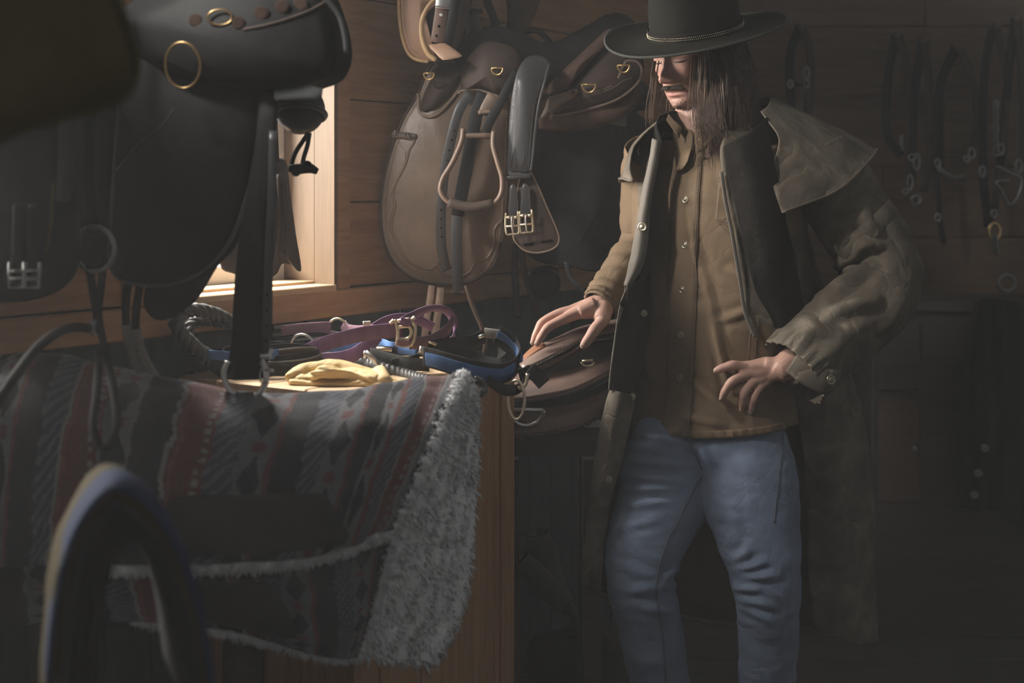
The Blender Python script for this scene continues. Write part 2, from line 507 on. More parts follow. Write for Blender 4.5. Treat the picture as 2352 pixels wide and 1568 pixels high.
WS0, WS1, WZ0, WZ1 = -0.10, 0.447, 1.13, 2.05     # window opening
SA, SB = -1.75, 2.33                              # wall extent
wl = MB()
VS0, VS1 = -1.35, -0.65                           # unseen window added left of the picture for more daylight
wall_box(wl, SA, VS0, -0.15, 0.0, 0, 2.6); wall_box(wl, VS0, VS1, -0.15, 0.0, 0, WZ0); wall_box(wl, VS0, VS1, -0.15, 0.0, WZ1, 2.6); wall_box(wl, VS1, WS0, -0.15, 0.0, 0, 2.6); wall_box(wl, WS1, SB, -0.15, 0.0, 0, 2.6)
wall_box(wl, WS0, WS1, -0.15, 0.0, 0, WZ0); wall_box(wl, WS0, WS1, -0.15, 0.0, WZ1, 2.6)
wall_left = wl.build('wall_left', M['gap'], None, smooth=False)
wall_left['kind'] = 'structure'
zs = [1.132, 1.3265, 1.561, 1.795, 2.03, 2.264, 2.5]
for a, b in zip(zs[:-1], zs[1:]):
    if a < WZ1 + 0.03:
        wall_obj('plank', SA, VS0 - 0.052, 0.0, 0.018, a + 0.002, b - 0.002, M['pine'], wall_left, 0.002)
        wall_obj('plank', VS1 + 0.052, WS0 - 0.052, 0.0, 0.018, a + 0.002, b - 0.002, M['pine'], wall_left, 0.002)
        wall_obj('plank', WS1 + 0.052, SB, 0.0, 0.018, a + 0.002, b - 0.002, M['pine'], wall_left, 0.002)
    else:
        wall_obj('plank', SA, SB, 0.0, 0.018, a + 0.002, b - 0.002, M['pine'], wall_left, 0.002)
s = SA; k = 0
while s < SB - 0.05:
    wall_obj('wainscot_board', s + 0.0015, min(SB, s + 0.1115) - 0.0015, 0.0, 0.012 + 0.001 * (k % 3), 0.02, 1.068, M['teal'], wall_left, 0.002)
    s += 0.1115; k += 1
tr = wall_obj('trim_1', SA, SB, 0.012, 0.034, 1.069, 1.130, M['pine_trim'], None, 0.003)
tr['kind'] = 'structure'

# windows: frame boards, reveal, sill, sash, panes
def window(name, WS0, WS1):
    win = bpy.data.objects.new(name, None); COL.objects.link(win); win.location = wall((WS0 + WS1) / 2, 0, WZ0); win['kind'] = 'structure'
    cw = 0.05
    wall_obj('casing', WS1, WS1 + cw, 0.0, 0.030, WZ0 + 0.001, WZ1 + cw, M['pine'], win, 0.002)
    wall_obj('casing', WS0 - cw, WS0, 0.0, 0.030, WZ0 + 0.001, WZ1 + cw, M['pine'], win, 0.002)
    wall_obj('casing', WS0, WS1, 0.0, 0.030, WZ1, WZ1 + cw, M['pine'], win, 0.002)
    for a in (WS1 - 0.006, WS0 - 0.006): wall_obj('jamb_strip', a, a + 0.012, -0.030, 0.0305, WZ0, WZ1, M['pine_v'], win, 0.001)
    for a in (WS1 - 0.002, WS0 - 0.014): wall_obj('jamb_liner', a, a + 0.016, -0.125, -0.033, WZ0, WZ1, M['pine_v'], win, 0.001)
    wall_obj('head_liner', WS0, WS1, -0.125, 0.03, WZ1 - 0.012, WZ1 + 0.002, M['pine'], win, 0.001)
    wall_obj('sill', WS0, WS1, -0.030, 0.033, WZ0 - 0.004, WZ0 + 0.012, M['pine_top'], win, 0.002)
    wall_obj('sill_liner', WS0, WS1, -0.125, -0.033, WZ0 + 0.004, WZ0 + 0.018, M['pine_top'], win, 0.001)
    for (a, b, z0, z1) in ((WS1 - 0.040, WS1, WZ0, WZ1), (WS0, WS0 + 0.040, WZ0, WZ1), (WS0, WS1, WZ0 + 0.012, WZ0 + 0.058), (WS0, WS1, WZ1 - 0.04, WZ1)):
        wall_obj('sash', a, b, -0.165, -0.125, z0, z1, M['white_pvc'], win, 0.003)
    for z0, z1 in ((WZ0 + 0.058, WZ1 - 0.04),):
        wall_obj('pane', WS0 + 0.04, WS1 - 0.04, -0.148, -0.144, z0, z1, M['glass'], win)
window('window_1', WS0, WS1); window('added_window', VS0, VS1)
# pale overcast sky outside
sm = bpy.data.materials.new('overcast_sky'); sm.use_nodes = True
_e = sm.node_tree.nodes.new('ShaderNodeEmission'); _e.inputs[0].default_value = (1, .99, .97, 1); _e.inputs[1].default_value = 1.3
sm.node_tree.links.new(_e.outputs[0], sm.node_tree.nodes['Material Output'].inputs[0])
sk = [[wall(-3.5 + 8 * i / 16, -2.6 - .5 * math.cos(math.pi * (i / 16 - .5)), .2 + 2.3 * j / 6) for i in range(17)] for j in range(7)]
sky = obj('overcast_sky', *g_grid(sk), sm, None); sky['kind'] = 'structure'

# back wall and floor
wb = MB(); YB = 4.76
wb.add(*g_box((1.75, YB + 0.075, 1.3), (2.6, 0.1, 2.6)))
wall_back = wb.build('wall_back', M['gap'], None, smooth=False); wall_back['kind'] = 'structure'
def board(name, x0, x1, y0, y1, z0, z1, material, parent, bev=0.0, **k):
    c = Vector(((x0 + x1) / 2, (y0 + y1) / 2, (z0 + z1) / 2))
    v, f = g_box((0, 0, 0), (x1 - x0, y1 - y0, z1 - z0), bev=bev)
    o = obj(name, v, f, material, parent, smooth=False, local=True, **k); o.location = c - wpos(parent)
    return o
z = 0.02; r_ = random.Random(4)
while z < 2.5:
    x = 0.47 + 0.0
    for xe in (1.28 + r_.uniform(-.2, .2), 3.02):
        board('plank', x, xe - 0.003, YB + 0.005, YB + 0.025, z, z + 0.232, M['barn'], wall_back, 0.002); x = xe
    z += 0.235
fl = MB(); fl.add(*g_box((0.5, 2.4, -0.06), (5.2, 5.0, 0.08)))
floor = fl.build('floor', M['gap'], None, smooth=False); floor['kind'] = 'structure'
y = -0.1
while y < 4.85:
    board('plank', -2.1, 3.1, y + 0.002, y + 0.198, -0.02, 0.0, M['floor'], floor, 0.002); y += 0.2

# ------------------------------------------------------------------ pine cabinet along the wall
CH = 0.986
cab = thing('cabinet', 'pine cabinet with plank top under the window', 'cabinet', wall(0.27, 0.25, 0))
def cab_obj(name, s0, s1, o0, o1, z0, z1, m, bev=0.002, parent=None): return wall_obj(name, s0, s1, o0, o1, z0, z1, m, parent or cab, bev)
c0, c1, dd = 0.0, 0.512, 0.462
cab_obj('body', c0 + 0.012, c1 - 0.006, 0.02, dd - 0.012, 0.0, CH - 0.05, M['gap'])
n = 4
for i in range(n):      # end boards facing the camera
    a = 0.03 + (dd - 0.045) * i / n; b = 0.03 + (dd - 0.045) * (i + 1) / n
    cab_obj('end_board', c0, c0 + 0.014, a + 0.0015, b - 0.0015, 0.0, CH - 0.026, M['pine_cab'])
xs = [c0, 0.075, 0.20, 0.325, 0.45, c1]
for a, b in zip(xs[:-1], xs[1:]):
    cab_obj('front_board', a + 0.0012, b - 0.0012, dd - 0.016, dd, 0.0, CH - 0.026, M['pine_cab'])
cab_obj('corner_post', c1 - 0.045, c1, dd, dd + 0.008, 0.0, CH - 0.03, M['pine_cab'])
for i in range(4):      # top planks run along the wall
    a = 0.015 + 0.114 * i
    cab_obj('top_plank', c0 - 0.012, c1 + 0.004, a + 0.001, a + 0.1125, CH - 0.026, CH, M['pine_top'], 0.003)

# ------------------------------------------------------------------ beam and added fill lamp overhead (above the picture)
bmz = 2.80
bm_ = MB(); bm_.add(*g_box((-1.05, 1.3, bmz), (.10, 2.2, .12))); tag(bm_.build('roof_beam', M['barn'], None, smooth=False), 'wooden roof beam running overhead above the picture', 'beam')
lampo = thing('added_fill_lamp', 'added unseen fill lamp hanging from the roof beam above the picture', 'lamp', LAMP)
_d = (LAMP_AT - LAMP).normalized()
prof = [(-.10, .02), (-.09, .035), (-.05, .05), (.0, .115), (.02, .15)]
v, f = g_tube([LAMP + _d * a for a, r in prof], [r for a, r in prof], 24, cap=False)
obj('added_lamp_shade', v, f, mat('dark_enamel', (.05, .06, .055), .3, .1, 10, 0), lampo)
v, f = g_tube([LAMP - _d * .10, LAMP - _d * .10 + Vector((.04, 0, .06)), Vector((-1.05, 1.7, bmz - .05))], .006, 8); obj('cable', v, f, mat('cable_rubber', (.05, .05, .05), .7, .1, 10, 0), lampo)

# ------------------------------------------------------------------ haze volume added to lift the dark tones
hz = bpy.data.materials.new('veil_haze'); hz.use_nodes = True
for n_ in list(hz.node_tree.nodes):
    if n_.type == 'BSDF_PRINCIPLED': hz.node_tree.nodes.remove(n_)
vsn = hz.node_tree.nodes.new('ShaderNodeVolumeScatter'); vsn.inputs['Color'].default_value = (1, 1, 1, 1); vsn.inputs['Density'].default_value = 0.0235
hz.node_tree.links.new(vsn.outputs[0], hz.node_tree.nodes['Material Output'].inputs['Volume'])
v, f = g_box((0.4, 2.3, 1.42), (5.6, 5.4, 3.0))
hz.cycles.volume_sampling = 'DISTANCE'; hz.cycles.homogeneous_volume = True
air = obj('veil_haze', v, f, hz, None, smooth=False); air['kind'] = 'stuff'; tag(air, 'thin added haze lifting the dark tones of the tack room', 'haze')
# ------------------------------------------------------------------ the person
M['skin'] = mat('skin', (0.50, 0.295, 0.230), 0.5, 0.12, 30, 0.35, 260, spec=0.4, bdist=0.0012)
_n = M['skin'].node_tree; _b = _n.nodes['Principled BSDF']
_at = _n.nodes.new('ShaderNodeAttribute'); _at.attribute_name = 'tint'
_mu = _n.nodes.new('ShaderNodeMix'); _mu.data_type = 'RGBA'; _mu.blend_type = 'MULTIPLY'; _mu.inputs[0].default_value = 1.0
_src = _b.inputs['Base Color'].links[0].from_socket
_n.links.new(_src, _mu.inputs[6]); _n.links.new(_at.outputs['Color'], _mu.inputs[7]); _n.links.new(_mu.outputs[2], _b.inputs['Base Color'])
_b.inputs['Subsurface Weight'].default_value = 0.12; _b.inputs['Subsurface Radius'].default_value = (0.012, 0.005, 0.003); _b.inputs['Subsurface Scale'].default_value = 0.5
M['hair'] = mat('brown_hair', (0.07, 0.040, 0.026), 0.42, 0.5, 60, 0, spec=0.5, col2=(0.17, 0.105, 0.072))
M['dark_hair'] = mat('dark_moustache_hair', (0.045, 0.028, 0.019), 0.6, 0.4, 60, 0, spec=0.25)
M['denim'] = mat('washed_denim', (0.185, 0.230, 0.325), 0.85, 0.2, 7, 0.4, 420, spec=0.2, bdist=0.0012, ridge=0.004, rscale=12.0)
M['shirt'] = mat('khaki_shirt_cloth', (0.185, 0.128, 0.080), 0.85, 0.14, 9, 0.3, 300, spec=0.2, bdist=0.0012, ridge=0.004, rscale=11.0)
M['waxed'] = mat('waxed_brown_cotton', (0.085, 0.068, 0.050), 0.72, 0.3, 11, 0.5, 50, spec=0.3, col2=(0.155, 0.130, 0.098), bdist=0.004, ridge=0.010, rscale=9.0, wear=0.35)
M['facing'] = mat('pale_coat_facing', (0.17, 0.15, 0.128), 0.8, 0.12, 20, 0.4, 60, spec=0.2)
M['lining'] = mat('brown_coat_lining', (0.06, 0.044, 0.034), 0.9, 0.2, 14, 0.3, 80, spec=0.1)
M['cord'] = mat('shaded_black_corduroy', (0.016, 0.0145, 0.013), 0.95, 0.1, 40, 0.4, 200, spec=0.05, ridge=0.008, rscale=7.0)  # corduroy darkened to hold the shade on collar and coat front
M['felt'] = mat('dark_olive_felt', (0.014, 0.014, 0.0105), 0.9, 0.12, 25, 0.3, 260, spec=0.1)
M['nail'] = mat('fingernail', (0.62, 0.45, 0.38), 0.35, 0.05, 30, 0)

person = thing('person', 'person in dark wide-brimmed hat, brown duster coat, khaki shirt and blue jeans', 'person', (0.46, 3.10, 0))

PHI = math.radians(40)
FR = Vector((-math.sin(PHI), -math.cos(PHI), 0)); LF = Vector((math.cos(PHI), -math.sin(PHI), 0))
def zz(py, Y=3.12): return CZ - (py - HZ) * Y / F
def xx(px, Y=3.12): return (px - 1176) * Y / F

def lerp_table(tab, t):
    if t <= tab[0][0]: return tab[0][1:]
    for a, b in zip(tab[:-1], tab[1:]):
        if t <= b[0]:
            k = (t - a[0]) / (b[0] - a[0]); k = k * k * (3 - 2 * k) * 0.5 + k * 0.5
            return tuple(x + (y - x) * k for x, y in zip(a[1:], b[1:]))
    return tab[-1][1:]

# --- torso of the shirt: an analytic surface, ang = 0 at the button row, positive to the person's left
SHIRT = [  # py, centre px, centre Y, half width, half depth
    (300, 1612, 3.12, .085, .075), (325, 1630, 3.13, .150, .092), (355, 1640, 3.13, .188, .108), (450, 1645, 3.125, .192, .126),
    (560, 1645, 3.125, .184, .126), (700, 1640, 3.12, .176, .120), (850, 1632, 3.12, .172, .120), (985, 1630, 3.12, .180, .126)]
def torso_pt(ang, py, grow=0.0, shrink=1.0):
    cx, cy, a, b = lerp_table(SHIRT, py)
    a = a * shrink + grow; b = b * shrink + grow
    n = 2.4; c, s = math.cos(ang), math.sin(ang)
    x = math.copysign(abs(s) ** (2 / n), s) * a; f = math.copysign(abs(c) ** (2 / n), c) * b
    return Vector((xx(cx, cy), cy, zz(py, cy))) + LF * x + FR * f

def shirt_wr(ang, py):
    """creases of the shirt: long diagonal pulls towards the hand on the hip, sag over the belt"""
    w = 0.0
    p = Vector((ang * 0.16, py / 1050.0, 3.3))
    w += 0.0035 * fbm(p, 9, 3)
    for a0, p0, a1, p1, wd, amp in ((0.10, 560, 0.62, 880, .045, .007), (0.20, 690, 0.75, 905, .05, .006), (0.15, 860, 0.75, 930, .045, .007),
                                    (0.55, 610, 0.95, 640, .05, .006), (0.45, 720, 0.95, 690, .05, .006), (0.30, 330, 0.55, 470, .05, .005),
                                    (-0.2, 880, -0.7, 760, .06, .006), (0.0, 930, 0.55, 950, .04, .005), (0.05, 480, 0.16, 640, .03, .004)):
        dx, dy = (a1 - a0) * 160, p1 - p0; L = math.hypot(dx, dy)
        qx, qy = (ang - a0) * 160, py - p0
        t = max(0, min(1, (qx * dx + qy * dy) / (L * L)))
        d = math.hypot(qx - dx * t, qy - dy * t) / 160
        w += 1.35 * amp * math.exp(-(d / wd) ** 2) * math.sin(math.pi * min(1, max(0.08, t * 0.9 + 0.1))) - amp * 0.5 * math.exp(-((d - wd * 1.9) / wd) ** 2)
    return w

def shirt_pt(ang, py, grow=0.0):
    hem = 985 + (-14 if abs(ang) > .9 else 0)
    hemg = .012 * max(0, min(1, (py - 860) / 110))
    return torso_pt(ang, py, 0.006 + hemg + grow + shirt_wr(ang, py))

# --- body: one continuous skin -----------------------------------------------------------------
HPSI = math.radians(46); HTH = math.radians(19)
HF0 = Vector((-math.sin(HPSI), -math.cos(HPSI), 0)); HL = Vector((math.cos(HPSI), -math.sin(HPSI), 0))
HF = (HF0 * math.cos(HTH) - Vector((0, 0, 1)) * math.sin(HTH)); HU = (HF0 * math.sin(HTH) + Vector((0, 0, 1)) * math.cos(HTH))
HC = P(1585, 107, 3.12)
def head_w(x, f, z): return HC + HL * x + HF * f + HU * z
def head_l(p):
    d = Vector(p) - HC
    return d.dot(HL), d.dot(HF), d.dot(HU)
HEAD = [(-.126, .010, .050, .004), (-.121, .026, .074, .020), (-.113, .038, .083, .036), (-.095, .052, .087, .055), (-.075, .060, .088, .070),
        (-.05, .067, .088, .085), (-.025, .071, .088, .093), (0, .073, .086, .097), (.03, .074, .091, .096), (.055, .062, .066, .085), (.085, .042, .040, .06), (.105, .018, .018, .03)]
def G2(x, z, cx, cz, sx, sz): return math.exp(-((x - cx) / sx) ** 2 - ((z - cz) / sz) ** 2)
NOSE = [(-.062, .000, .010), (-.0565, .004, .0125), (-.054, .022, .0132), (-.048, .0355, .0120), (-.041, .0385, .0110), (-.030, .0315, .0090), (-.015, .0165, .0068), (.0, .0105, .0066), (.015, .006, .008), (.03, .0, .011)]
def head_pt(ang, z):
    w, ff, bk = lerp_table(HEAD, z)
    c, s = math.cos(ang), math.sin(ang)
    n = 2.35
    x = math.copysign(abs(s) ** (2 / n), s) * w
    f = math.copysign(abs(c) ** (2 / n), c) * (ff if c > 0 else bk)
    if c > 0:
        p, sg = lerp_table(NOSE, z)
        f += p * math.exp(-(abs(x) / sg) ** 2.2)
        ax = abs(x)
        f += .0085 * G2(ax, z, .0135, -.050, .0055, .0065)          # nostril wings
        f -= .011 * G2(ax, z, .030, -.002, .014, .011)                # eye sockets
        f += .0075 * G2(ax, z, .031, -.008, .0125, .0085)            # lids over eyeballs
        f -= .0022 * G2(ax, z, .031, .0025, .014, .0022)
        f -= .002 * G2(ax, z, .031, -.0145, .012, .002)
        f += .005 * G2(ax, z, .028, .016, .022, .007)               # brow
        f += .005 * G2(ax, z, .046, -.026, .016, .015)              # cheekbone
        f -= .004 * G2(ax, z, .044, -.064, .014, .016)
        f -= .003 * G2(ax, z, .024, -.060, .004, .014)              # fold beside the mouth
        f += .005 * G2(x, z, 0, -.067, .024, .007)
        f += .0045 * G2(x, z, 0, -.0735, .017, .0035)               # lips
        f += .0065 * G2(x, z, 0, -.0845, .016, .0045)
        f -= .0045 * G2(x, z, 0, -.0785, .022, .0022)
        f -= .005 * G2(x, z, 0, -.0945, .02, .005)
        f += .008 * G2(x, z, 0, -.1085, .018, .010)                 # chin
    return head_w(x, f, z)

body = MB()
gh = []
for i in range(131):
    z = -.126 + .231 * i / 130
    row = []
    for j in range(180):
        t = j / 180 * 2 - 1
        ang = math.pi * (0.55 * t + 0.45 * t ** 3)
        row.append(head_pt(ang, z))
    gh.append(row)
body.add(*g_grid(gh, closed_u=True, cap=True))
for sd in (-1, 1):   # ears
    c = head_w(sd * .076, -.008, -.018)
    v, f = g_ball((0, 0, 0), 1, u=14, w=10)
    body.add([c + HL * q.x * .009 + HF * q.y * .017 + HU * q.z * .030 for q in v], f)
body.add(*g_tube([head_w(0, -.018, -.04), head_w(0, -.018, -.095), P(1612, 275, 3.14), P(1625, 330, 3.14), P(1632, 380, 3.13)], [.062, .060, .060, .066, .09], 24))
# torso inside the shirt
body.add(*g_grid([[torso_pt(2 * math.pi * j / 48, py, -0.014) for j in range(48)] for py in list(range(322, 990, 22))], closed_u=True, cap=True))
def limb(pts, rs, n=5, seg=18):
    c = catmull([tuple(P(*q)) for q in pts], n); m = len(c)
    rr = [r[0] for r in catmull([(r,) for r in rs], n)]
    body.add(*g_tube([Vector(tuple(q)) for q in c], lambda t: rr[min(m - 1, int(round(t * (m - 1))))], seg))
limb([(1520, 350, 3.16), (1500, 420, 3.2), (1485, 560, 3.22), (1430, 630, 3.16), (1385, 692, 3.085), (1352, 708, 3.08)], [.055, .05, .042, .038, .0265, .014])
limb([(1790, 350, 3.06), (1890, 420, 3.05), (2040, 615, 3.05), (1920, 735, 3.0), (1808, 838, 2.945), (1785, 845, 2.944), (1752, 848, 2.945)], [.055, .05, .042, .040, .029, .0255, .013])
LEGR = [(1552, 985, 3.12), (1535, 1060, 3.07), (1520, 1150, 3.04), (1472, 1295, 3.0), (1492, 1430, 3.03), (1512, 1568, 3.06), (1525, 1815, 3.10)]
LEGL = [(1700, 985, 3.08), (1712, 1070, 3.03), (1732, 1180, 3.0), (1757, 1330, 2.98), (1765, 1450, 3.02), (1761, 1568, 3.06), (1758, 1815, 3.10)]
limb(LEGR, [.08, .08, .072, .055, .05, .046, .038]); limb(LEGL, [.085, .085, .075, .056, .052, .046, .038])
for (fx, fy, fz) in ((1525, 1815, 3.1), (1758, 1815, 3.1)):
    a = P(fx, fy, fz); t = Vector((-.35, -.93, 0)).normalized()
    body.add(*g_tube([a + Vector((0, 0, .0)), Vector((a.x, a.y, .05)) - t * .02, Vector((a.x, a.y, .045)) + t * .07, Vector((a.x, a.y, .03)) + t * .16], [.036, .042, .036, .022], 14))

def ellipsoid(c, ax, ay, az):
    v, f = g_ball((0, 0, 0), 1, u=18, w=12)
    body.add([Vector(c) + ax * q.x + ay * q.y + az * q.z for q in v], f)
NAILS = []
def finger(pts, r0, r1, nail_dir=None):
    c = catmull([tuple(P(*q)) for q in pts], 5); m = len(c)
    c = [Vector(tuple(q)) for q in c]
    kn = [len(c) * k / (len(pts) - 1) for k in range(1, len(pts) - 1)]
    def rad(t):
        r = r0 + (r1 - r0) * t
        for k in kn: r += 0.0009 * math.exp(-((t * (m - 1) - k) / 1.6) ** 2)
        if t > 0.9: r *= math.sqrt(max(0.25, 1 - ((t - 0.9) / 0.115) ** 2))
        return r
    body.add(*g_tube(c, rad, 14))
    body.add(*g_ball(c[-1] - (c[-1] - c[-2]).normalized() * r1 * .35, r1 * .86))
    if nail_dir is not None:
        T = (c[-1] - c[-4]).normalized(); N = Vector(nail_dir); N = (N - T * N.dot(T)).normalized(); S = T.cross(N)
        NAILS.append((c[-1] - T * .0045, T, N, S, r1))
def bridge(a, b, ra, rb): body.add(*g_tube([P(*a), P(*b)], [ra, rb], 14))
# right hand, resting on the saddle: four fingers, thumb at the near side
finger([(1352, 708, 3.075), (1299, 731, 3.052), (1261, 750, 3.044), (1244, 771, 3.04), (1232, 792, 3.04)], .0122, .0072, (-.5, -.5, .7))
finger([(1350, 703, 3.085), (1288, 720, 3.076), (1247, 740, 3.066), (1233, 765, 3.062), (1223, 790, 3.062)], .0122, .0072, (-.6, -.4, .7))
finger([(1352, 703, 3.098), (1290, 718, 3.098), (1252, 736, 3.092), (1238, 760, 3.086), (1228, 785, 3.084)], .0118, .0068)
finger([(1358, 706, 3.11), (1300, 720, 3.120), (1268, 736, 3.114), (1254, 756, 3.106), (1246, 778, 3.102)], .011, .0062)
finger([(1382, 700, 3.075), (1388, 728, 3.045), (1366, 757, 3.03), (1350, 780, 3.027), (1337, 797, 3.025)], .0165, .0085, (-.75, -.4, -.2))
bridge((1388, 695, 3.085), (1345, 708, 3.075), .026, .020); bridge((1388, 700, 3.10), (1340, 708, 3.098), .024, .019)
bridge((1345, 708, 3.066), (1303, 729, 3.056), .0175, .0125); bridge((1345, 705, 3.09), (1292, 721, 3.08), .0175, .012)
bridge((1345, 705, 3.105), (1292, 720, 3.1), .0165, .0115); bridge((1390, 705, 3.07), (1380, 735, 3.04), .022, .0165)
bridge((1388, 712, 3.075), (1340, 722, 3.062), .018, .011); bridge((1366, 704, 3.066), (1330, 718, 3.058), .021, .016)
# left hand on the hip, its back to the camera
finger([(1762, 830, 2.948), (1713, 841, 2.942), (1684, 838, 2.936), (1660, 845, 2.94), (1642, 852, 2.944)], .0112, .0078, (0, -.9, .45))
finger([(1765, 843, 2.944), (1718, 859, 2.936), (1683, 875, 2.928), (1667, 896, 2.935), (1657, 917, 2.945)], .0112, .0074, (-.5, -.8, .3))
finger([(1770, 852, 2.944), (1732, 875, 2.936), (1710, 901, 2.928), (1706, 921, 2.935), (1703, 941, 2.945)], .0105, .0068, (-.5, -.85, .1))
finger([(1778, 860, 2.948), (1748, 885, 2.94), (1732, 913, 2.932), (1727, 931, 2.938), (1724, 948, 2.945)], .0098, .0060, (-.5, -.85, .1))
finger([(1780, 852, 2.96), (1755, 862, 2.985), (1742, 852, 3.0), (1730, 846, 3.005)], .013, .009)
bridge((1790, 845, 2.944), (1755, 838, 2.945), .024, .018); bridge((1790, 850, 2.944), (1760, 862, 2.946), .024, .017)
bridge((1760, 842, 2.944), (1720, 843, 2.942), .0165, .0125); bridge((1762, 850, 2.944), (1724, 860, 2.938), .0165, .0125)
bridge((1765, 858, 2.946), (1738, 874, 2.938), .0155, .0115); bridge((1772, 862, 2.948), (1752, 882, 2.942), .0145, .0105)

bv, bf, bn = remeshed(body.v, body.f, 0.0024, 4, 0.45)
bo = obj('body', bv, bf, M['skin'], person)
ca = bo.data.color_attributes.new('tint', 'FLOAT_COLOR', 'POINT')
cols = np.ones((len(bv), 4), dtype=np.float32)
hc = np.array(tuple(HC)); dl = bv - hc
hx = dl @ np.array(tuple(HL)); hf = dl @ np.array(tuple(HF)); hz = dl @ np.array(tuple(HU))
def G2n(x, z, cx, cz, sx, sz): return np.exp(-((x - cx) / sx) ** 2 - ((z - cz) / sz) ** 2)
front = (hf > .02) & (np.abs(hz) < .16) & (np.abs(hx) < .1)
lip = front * np.clip(G2n(hx, hz, 0, -.0735, .02, .0035) + G2n(hx, hz, 0, -.0845, .018, .0045), 0, 1)
red = front * np.clip(G2n(hx, hz, 0, -.045, .02, .014) * .6 + G2n(np.abs(hx), hz, .045, -.03, .02, .02) * .35, 0, 1)
beard = front * np.clip(G2n(hx, hz, 0, -.108, .035, .022) * .8 + G2n(np.abs(hx), hz, .05, -.085, .03, .025) * .7, 0, 1) * (1 - lip)
cols[:, 0] *= 1 - .12 * lip - .30 * beard
cols[:, 1] *= 1 - .38 * lip - .22 * red - .34 * beard
cols[:, 2] *= 1 - .33 * lip - .22 * red - .34 * beard
mline = front * G2n(hx, hz, 0, -.0787, .024, .0016)
cols[:, :3] *= (1 - .6 * mline)[:, None]
ca.data.foreach_set('color', cols.ravel())
for (c, T, N, S, r) in NAILS:
    g = [[c + T * (.0052 * (a / 4 * 2 - 1)) + S * (r * .62 * math.sin(b)) * (1 - .25 * (a / 4) ** 3) + N * (r * (.86 * math.cos(b)) + .0007 - (0.0012 if a == 4 else 0)) for b in [(-1 + k / 4) * 1.0 for k in range(9)]] for a in range(5)]
    v, f = g_grid(g, 0.0004); obj('fingernail', v, f, M['nail'], bo)
# lids: lash lines
for sd in (1, -1):
    lp = [head_pt(math.asin(min(.99, (abs(x) / .0735) ** 1.17)) * sd, -.0105 - .0035 * (1 - ((abs(x) - .031) / .014) ** 2)) + HF * .0012 for x in [.018 + .026 * k / 10 for k in range(11)]]
    v, f = g_tube(lp, lambda t: .0011 * (0.4 + math.sin(math.pi * t)), 6); e = obj('eyelashes', v, f, M['dark_hair'], bo)
    eb = MB()
    rr = random.Random(3)
    for k in range(70):
        x = (.012 + .036 * rr.random()); z0 = .012 + .006 * rr.random()
        a = head_pt(math.asin((x / .0745) ** 1.17) * sd, z0); b = a + HL * sd * .010 + HF * .003 + HU * .002 * rr.uniform(-.5, 1)
        eb.add(*g_tube([a - HF * .002, a + HF * .002, b], [.0006, .0006, .0002], 4))
    eb.build('eyebrow', M['dark_hair'], bo)
# moustache: combed strands
ms = MB(); rr = random.Random(7)
for k in range(850):
    sd = rr.choice((-1, 1)); x0 = rr.random() ** 1.1 * .024; z0 = -.061 - .005 * rr.random() - .25 * max(0, x0 - .006) * .5
    a = head_pt(sd * math.asin(min(.99, (x0 / .067) ** 1.17)) if x0 > 0 else 0, z0)
    L = .0045 + .0055 * rr.random() + (.005 if x0 > .018 else 0)
    d1 = HL * sd * (.35 + 1.1 * x0 / .024) - HU * (.9 - .25 * x0 / .024) + HF * .55 * (1 - x0 / .03)
    d1.normalize()
    m_ = a + d1 * L * .5 + HF * (.0012 + .0022 * rr.random()); e_ = a + d1 * L + HF * .0002 - HU * .002
    ms.add(*g_tube([a - HF * .001, m_, e_], [.00028, .00035, .0001], 3))
ms.build('moustache', M['dark_hair'], bo, kind='stuff')
ms = MB()
for k in range(260):
    x0 = rr.gauss(0, .016); z0 = rr.uniform(-.122, -.094)
    a = head_pt(math.copysign(math.asin(min(.99, (abs(x0) / .055) ** 1.17)), x0), z0)
    d1 = (HF * .8 - HU * .8 + HL * rr.uniform(-.4, .4)).normalized()
    ms.add(*g_tube([a - HF * .001, a + d1 * .0022], [.0003, .0002], 3))
ms.build('stubble', M['dark_hair'], bo, kind='stuff')

